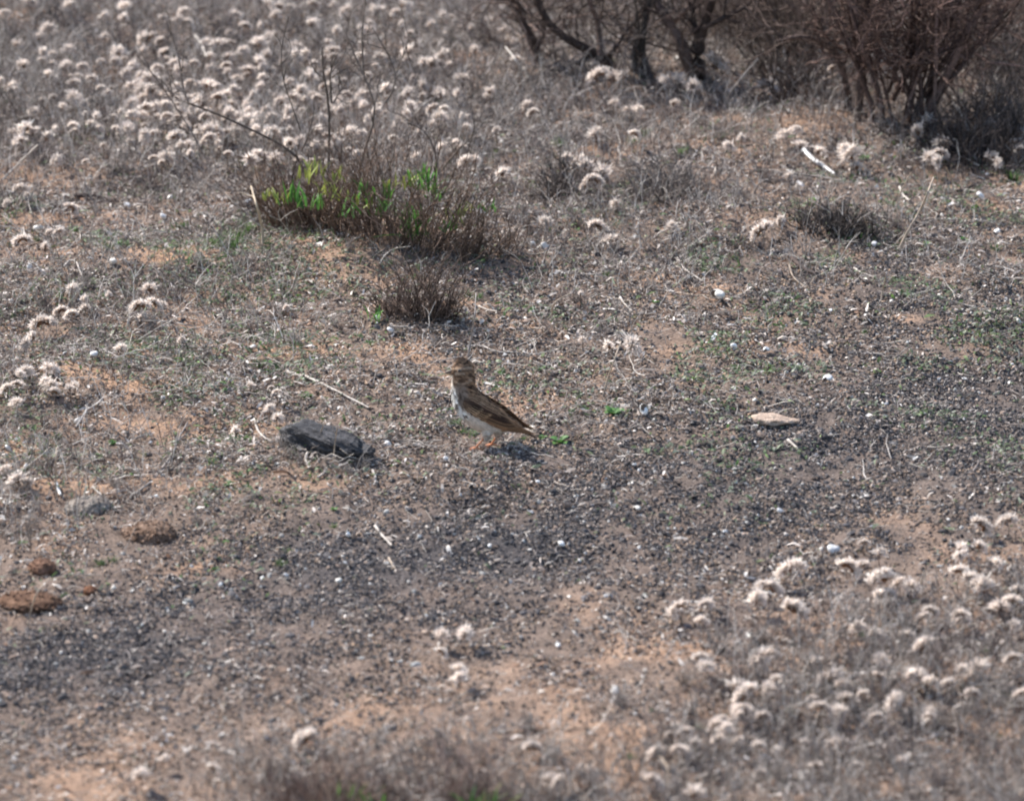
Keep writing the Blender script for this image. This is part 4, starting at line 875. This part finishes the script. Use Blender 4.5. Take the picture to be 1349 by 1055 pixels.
# ------------------------------------------------------------------ the lark
def bpt(zx, zy, y=0.0):       # from the enlarged photo to millimetres in the bird's own plane
    return np.array([(zx-450)/6.206, y, ((870-zy)/6.206-y*math.sin(PITCH))/math.cos(PITCH)])
def lark():
    px0, py0 = 560+450/6.206, 450+870/6.206
    B = at(px0, py0); sc_ = mpp(B)*1000
    root = empty('lark', B)
    root.scale = (sc_*.001,)*3
    chain = [((256,243),7.0,.95),((285,245),11.5,.95),((308,250),14.2,.9),((318,300),15.0,.95),((312,350),15.8,.93),((318,410),17.2,.9),((345,475),20.0,.92),((395,535),22.0,.92),((455,590),22.0,.92),((520,625),20.0,.9),((590,650),16.0,.88),((650,665),11.5,.85),((705,672),7.5,.85),((760,690),4.5,.9)]
    C0 = np.array([bpt(*c[0]) for c in chain]); Rr = np.array([c[1] for c in chain]); Yr = np.array([c[2] for c in chain])
    # fine chain of ellipsoids
    t = np.linspace(0, len(chain)-1, 70); i0 = np.minimum(t.astype(int), len(chain)-2); f = (t-i0)[:, None]
    CC = C0[i0]*(1-f)+C0[i0+1]*f; RR = Rr[i0]*(1-f[:, 0])+Rr[i0+1]*f[:, 0]; YY = Yr[i0]*(1-f[:, 0])+Yr[i0+1]*f[:, 0]
    tv, tf = ico(3)
    parts = [(tv*np.array([RR[k], RR[k]*YY[k], RR[k]])+CC[k], tf, np.array([.2,.2,.2])) for k in range(len(t))]
    # low crest, thigh feathers
    for p, r_ in [((288,158),5.6),((303,172),7.0),((268,194),6.0),((250,214),5.0),((325,188),8.5),((345,215),9.0)]:
        parts.append((tv*np.array([r_, r_*.7, r_])+bpt(*p), tf, np.array([.2,.2,.2])))
    for (zx, zy, y), r_ in [((505,730,-7),7.5),((500,755,-7),5.5),((492,780,-8),3.2),((595,720,8),7),((588,750,8),4.5)]:
        parts.append((tv*r_+bpt(zx, zy, y), tf, np.array([.2,.2,.2])))
    V, F, C = cat_parts(parts)
    me = mesh('tmp', V, F, C, M_FEATH); ob = link('tmp', me)
    md = ob.modifiers.new('r', 'REMESH'); md.mode = 'VOXEL'; md.voxel_size = .9
    sm = ob.modifiers.new('s', 'SMOOTH'); sm.factor = .6; sm.iterations = 8
    dg = bpy.context.evaluated_depsgraph_get(); m2 = bpy.data.meshes.new_from_object(ob.evaluated_get(dg))
    n_ = len(m2.vertices); V = np.empty(n_*3); m2.vertices.foreach_get('co', V); V = V.reshape(-1, 3)
    Nn = np.empty(n_*3); m2.vertices.foreach_get('normal', Nn); Nn = Nn.reshape(-1, 3)
    F = np.array([list(p.vertices) for p in m2.polygons if len(p.vertices) == 4])
    bpy.data.objects.remove(ob); bpy.data.meshes.remove(m2)
    def plum(V):
        zx = V[:, 0]*6.206+450; zy = 870-(V[:, 2]*math.cos(PITCH)-np.abs(V[:, 1])*math.sin(PITCH))*6.206
        st = np.clip((vn(V[:, 0]*.36+V[:, 2]*.2, V[:, 2]*.6+V[:, 1]*.6, 2)-.42)*4.2, 0, 1)     # streaks
        st2 = np.clip((vn(V[:, 0]*.30, V[:, 2]*.45+V[:, 1]*.5, 5)-.45)*3.5, 0, 1)
        TN = np.array([.86, .76, .68])
        def mixc(a, b_, w): w = np.clip(w, 0, 1)[:, None]; return a*(1-w)+b_*w
        back = mixc(np.tile([.34, .23, .15], (len(V), 1)), np.tile([.045, .03, .024], (len(V), 1)), st)
        belly = np.tile([.60, .51, .43], (len(V), 1))
        back = back*TN
        # line between back and belly
        ln = np.interp(zx, [200, 260, 330, 420, 560, 700, 800], [420, 470, 560, 620, 690, 720, 720])
        c = mixc(back, belly, (zy-ln)/18+.5)
        br = (zy > 345) & (zy < 620) & (zx < 380)
        pale = np.tile([.78, .73, .66], (len(V), 1)); brs = mixc(pale, np.tile([.10, .07, .055], (len(V), 1)), st2*.85)
        wb = np.clip((np.interp(zy, [340, 380, 450, 540, 620], [238, 250, 262, 292, 372])-zx)/22+.5, 0, 1)
        c = np.where(br[:, None], mixc(c, brs, wb), c)
        chest = br & (zy < 540); wch = np.clip((360-zx)/40, 0, 1)*(1-wb)
        c = np.where(chest[:, None], mixc(c, mixc(np.tile([.24, .18, .14], (len(V), 1)), np.tile([.07, .05, .04], (len(V), 1)), st2*1.0), wch), c)
        hd = zy < 372
        hb = mixc(np.tile([.33, .225, .15], (len(V), 1)), np.tile([.06, .04, .031], (len(V), 1)), st*.9)
        crown = mixc(np.tile([.05, .033, .026], (len(V), 1)), np.tile([.26, .18, .125], (len(V), 1)), 1-np.clip(st2*1.6, 0, 1))
        hb = mixc(hb, crown, np.minimum((205-zy+(zx-250)*.05)/10+.5, (358-zx)/20+.5))
        sup = np.exp(-((zy-(222-(zx-280)*.10))/9)**2)*(zx > 225)*(zx < 385)
        hb = mixc(hb, np.tile([.46, .38, .30], (len(V), 1)), sup*.6)
        sub = np.exp(-((zy-262)/9)**2)*(zx > 240)*(zx < 320)
        hb = mixc(hb, np.tile([.48, .40, .32], (len(V), 1)), sub*.8)
        el = np.exp(-((zy-240)/8)**2)*((zx < 262) | (zx > 300)) ; hb = mixc(hb, np.tile([.075, .05, .04], (len(V), 1)), el*.8)
        ear = np.exp(-((zx-305)/30)**2-((zy-305)/16)**2); hb = mixc(hb, np.tile([.11, .075, .055], (len(V), 1)), ear)
        cre = np.exp(-((np.hypot(zx-300, (zy-270)*1.0)-78)/9)**2)*(zy > 300)*(zx > 235); hb = mixc(hb, np.tile([.46, .38, .30], (len(V), 1)), cre*.65)
        thr = np.clip((228-zx)/12+.5, 0, 1)*(zy > 272); hb = mixc(hb, np.tile([.72, .68, .62], (len(V), 1)), thr)
        moust = np.exp(-((zx-242)/9)**2)*(zy > 285); hb = mixc(hb, np.tile([.10, .07, .05], (len(V), 1)), moust*.7)
        hb = hb*(TN+.08)
        w = np.clip((372-zy)/22, 0, 1)
        return mixc(c, hb, w)
    C = plum(V)
    parts = [(V, F, C)]
    # contour feathers over the body, each with a dark shaft and pale edge
    R_ = np.random.default_rng(9)
    sel = R_.choice(len(V), 2600, replace=False); P0 = V[sel]; N0 = Nn[sel]
    flow = np.where((P0[:, 2:3] > 88), np.array([.85, 0, -.25]), np.array([.62, 0, -.62])); flow = norm(flow-N0*np.sum(flow*N0, -1, keepdims=True))
    side = norm(np.cross(flow, N0)); k = np.linspace(0, 1, 4); l = np.where(P0[:, 2] > 84, 3.4, 5.8)*R_.uniform(.7, 1.2, len(sel))
    Pf = P0[:, None]+flow[:, None]*(k*1.0)[:, None]*l[:, None, None]+N0[:, None]*(.15+.55*k)[:, None]*R_.uniform(.5, 1.1, len(sel))[:, None, None]
    Wd = np.array([.35, .95, .85, .1])[None]*(l*.24)[:, None]
    cf = plum(P0)*R_.uniform(.8, 1.2, (len(sel), 1)); cfa = np.stack([cf*1.4, cf*.62, cf*1.4], 1)[:, None].repeat(4, 1)
    parts.append(ribbons(Pf, Wd, side, cfa, -.12))
    ORG = np.array([.55, .23, .12])
    def tube(pts, rads, S=7, col=ORG, K=8):
        q = resample(pts, K); r_ = np.interp(np.linspace(0, 1, K), np.linspace(0, 1, len(rads)), rads)
        parts.append(tubes(q[None], r_[None], np.asarray(col), S))
    def foot(ank, foot_, y, toes):
        tube([bpt(*ank, y)+np.array([1.5, 0, 6]), bpt(*ank, y), bpt(*foot_, y)], [2.0, 1.5, 1.25, 1.25, 1.5])
        f0 = bpt(*foot_, y)
        for (dx, dy, L) in toes:
            a = np.array([dx, dy, 0])/math.hypot(dx, dy)
            e = f0+a*L; e[2] = .3; mid = f0+a*L*.5; mid[2] = max(1.6, f0[2]*.5+.6)
            tube([f0, mid, e], [1.3, 1.15, .95, .7])
            cl = e+a*2.6; cl[2] = -.3
            tube([e, (e+cl)/2+np.array([0, 0, .4]), cl], [.6, .4, .12], 5, (.10,.07,.05), 5)
    foot((482,792), (415,866), -9, [(-1,-.05,11),(-.9,-.55,10),(-.85,.45,10),(1,.1,8)])
    foot((585,768), (545,838), 8, [(-1,-.1,10),(-.75,-.75,10),(-.8,.5,9),(1,.1,8)])
    V, F, C = cat_parts(parts)
    link('body', mesh('body', V, F, C, M_FEATH), root)
    # beak: upper and lower
    for nm, z0, zt, rr, col in (('upper_beak', 246, 262, 3.2, (.12, .085, .065)), ('lower_beak', 258, 266, 2.3, (.34, .24, .17))):
        a = bpt(232, z0); b_ = bpt(161, zt-6)
        q = resample([a, (a*.5+b_*.5)+np.array([0, 0, .7 if nm == 'upper_beak' else -.2]), b_], 9); r_ = np.interp(np.linspace(0, 1, 9), [0, .5, .9, 1], [rr, rr*.72, rr*.3, .12])
        V, F, C = tubes(q[None], r_[None], np.array(col), 9); link(nm, mesh(nm, V, F, C, M_HORN), root)
    # eyes
    tv, tf = ico(3)
    for sd in (-1, 1):
        c = bpt(284, 240, -12.6); c[1] = sd*12.6
        o = link('eye', mesh('eye', tv*2.4, tf, np.array([.012, .009, .008]), M_EYE), root, c)
        a = np.linspace(0, 2*PI, 15); ring = np.stack([np.cos(a)*2.2, 0*a+sd*.8, np.sin(a)*2.0], -1)
        V, F, C = tubes(ring[None], np.full((1, 15), .4), np.array([.5, .42, .34]), 5); link('eye_ring', mesh('eye_ring', V, F, C, M_FEATH), o)
    # wings: rows of feathers laid over a curved side surface
    def top(u): return np.array([np.interp(u, [0, .15, .35, .6, .8, 1], [(330-450)/6.206, (420-450)/6.206, 11, 34, 52, 74]), np.interp(u, [0, .15, .35, .6, .8, 1], [76, 73.5, 64, 49.5, 40, 26])])
    def bot(u): return np.array([np.interp(u, [0, .15, .35, .6, .8, 1], [-24.5, -19, 2, 30, 50, 74]), np.interp(u, [0, .15, .35, .6, .8, 1], [60, 50.5, 37, 27, 22.5, 19])])
    def wid(u): return np.interp(u, [0, .15, .35, .6, .8, 1], [16, 19.6, 21.5, 18, 11, 3.5])
    def surf(u, v, sd, off=0):
        a, b_ = top(u), bot(u); p = a*(1-v)+b_*v
        y = wid(u)*(math.sin(min(max(v*.80+.14, 0), 1)*PI)**.6)+off
        return np.array([p[0], sd*y, p[1]+(y-off-wid(u)*.60)*.30+(9*max(u-.35, 0)**1.3 if sd > 0 else 0)])
    for sd in (-1, 1):
        parts = []
        def feather(u0, v0, u1, v1, w, dark, edge, lift, tipround=1.0, K=8):
            k = np.linspace(0, 1, K); P = np.array([surf(u0+(u1-u0)*q_, v0+(v1-v0)*q_, sd, lift+.5*math.sin(q_*PI)*.6) for q_ in k])
            T = norm(np.gradient(P, axis=0)); n_ = np.array([0, sd, 0.35]); side = norm(np.cross(T, n_))
            Wd = w*np.interp(k, [0, .15, .5, .85, .96, 1], [.45, .8, 1, .85*tipround, .5*tipround, .08])
            # five across: edge, vane, shaft, vane, edge
            off = np.array([-1, -.48, 0, .48, 1.0]); hump = np.array([-.28, -.05, .05, -.05, -.28])
            V = P[:, None]+Wd[:, None, None]*off[None, :, None]*side[:, None]+(w*hump)[None, :, None]*np.array([0, sd, .3])
            idx = np.arange(K*5).reshape(K, 5); F = np.stack([idx[:-1, :-1], idx[:-1, 1:], idx[1:, 1:], idx[1:, :-1]], -1).reshape(-1, 4)
            d_ = np.array(dark)*R_.uniform(.8, 1.2)*np.array([1.0, .90, .82]); e_ = np.array(edge)*R_.uniform(.8, 1.1)*np.array([.98, .87, .76])
            C = np.stack([e_, d_, d_*.75, d_, e_])[None].repeat(K, 0).copy(); C[-1] = e_; C[-2, [1, 3]] = (d_+e_)/2
            parts.append((V.reshape(-1, 3), F, C.reshape(-1, 3)))
        D = (.065, .040, .030); E = (.46, .31, .20); DR = (.105, .064, .045); ER = (.52, .32, .20)
        for j in range(7): feather(.36+.015*j, .95-.055*j, .985-.035*j, .80-.09*j, 2.4, (.12,.075,.052), (.34,.21,.13), .0+.12*j)        # primaries
        for j in range(7): feather(.24, .95-.09*j, .66+.015*j, .92-.12*j, 3.0, DR, ER, 1.0+.12*j)        # secondaries
        for j in range(4): feather(.28+.01*j, .62-.14*j, .80-.05*j, .52-.15*j, 4.4, D, (.36,.24,.155), 2.0+.2*j)       # tertials
        for j in range(9): feather(.13+.008*j, 1.0-.10*j, .37+.012*j, .96-.105*j, 2.7, (.05,.032,.025), (.58,.42,.28), 2.4+.04*j)   # greater coverts
        for j in range(9): feather(.08+.006*j, .98-.10*j, .25+.01*j, .95-.105*j, 2.6, (.030,.022,.018), (.66,.52,.38), 2.9+.03*j)  # median coverts
        for rw in range(3):
            for j in range(9): feather(.0+.035*rw, .96-.105*j, .12+.035*rw, .94-.105*j, 2.2, (.075,.052,.04), (.28,.205,.15), 3.3-.1*rw)
        for rw in range(5):
            for j in range(4): feather(.04+.075*rw, .30-.10*j, .21+.085*rw, .25-.10*j, 3.0, D, E, 3.3-.12*rw)       # scapulars
        V, F, C = cat_parts(parts); link('wing', mesh('wing', V, F, C, M_FEATH), root)
    # tail
    parts = []
    for j in range(10):
        y0 = (j-4.5)*.75; y1 = (j-4.5)*1.15; e = abs(j-4.5)/4.5
        a = bpt(690, 668)+np.array([0, y0, 0]); b_ = bpt(918-18*(1-e), 786-12*(1-e))+np.array([0, y1, -.5+e*.4])
        q = resample([a, (a+b_)/2+np.array([0, 0, -.8]), b_], 8)
        Wd = 2.6*np.array([.5, .8, .95, 1, 1, .95, .8, .15]); col = (.40, .33, .26) if j in (0, 9) else (.07, .047, .036)
        C = np.stack([np.array([.22,.14,.09]), np.array(col), np.array([.20,.13,.09])])[None].repeat(8, 0)[None]
        parts.append(ribbons(q[None], Wd[None], np.array([[0, .85, .5*(1 if j > 4 else -1)]]), C, -.1))
    V, F, C = cat_parts(parts); link('tail', mesh('tail', V, F, C, M_FEATH), root)
    tag(root, 'streaked brown lark with pale belly and orange legs standing on gravel facing left', 'bird')
    return root
lark()

# ------------------------------------------------------------------ light
SUN = norm(np.array([-.66, .50, .80])); el = math.asin(SUN[2])
ld = bpy.data.lights.new('sun', 'SUN'); ld.energy = 5.0; ld.angle = math.radians(.6); ld.color = (1, .955, .90)
lo = bpy.data.objects.new('sun', ld); COL.objects.link(lo); lo.rotation_euler = Vector(SUN).to_track_quat('Z', 'Y').to_euler(); lo.location = (-3, 2, 5)
wd = bpy.data.worlds.new('World'); sc.world = wd; wd.use_nodes = True; nt = wd.node_tree
bg = nt.nodes['Background']; sky = nt.nodes.new('ShaderNodeTexSky'); sky.sky_type = 'NISHITA'; sky.sun_disc = False
sky.sun_elevation = el; sky.sun_rotation = math.atan2(SUN[0], SUN[1]); nt.links.new(sky.outputs[0], bg.inputs[0]); bg.inputs[1].default_value = .15
sc.view_settings.view_transform = 'Standard'; sc.view_settings.look = 'None'; sc.view_settings.exposure = .70; sc.view_settings.gamma = 1
# lens: focused on the bird, shallow telephoto depth of field
cd.dof.use_dof = True; cd.dof.focus_distance = float(np.dot(at(632, 470)-CAM, FWD)); cd.dof.aperture_fstop = 7.6
sc.cycles.filter_width = 2.0
sc.cycles.max_bounces = 5
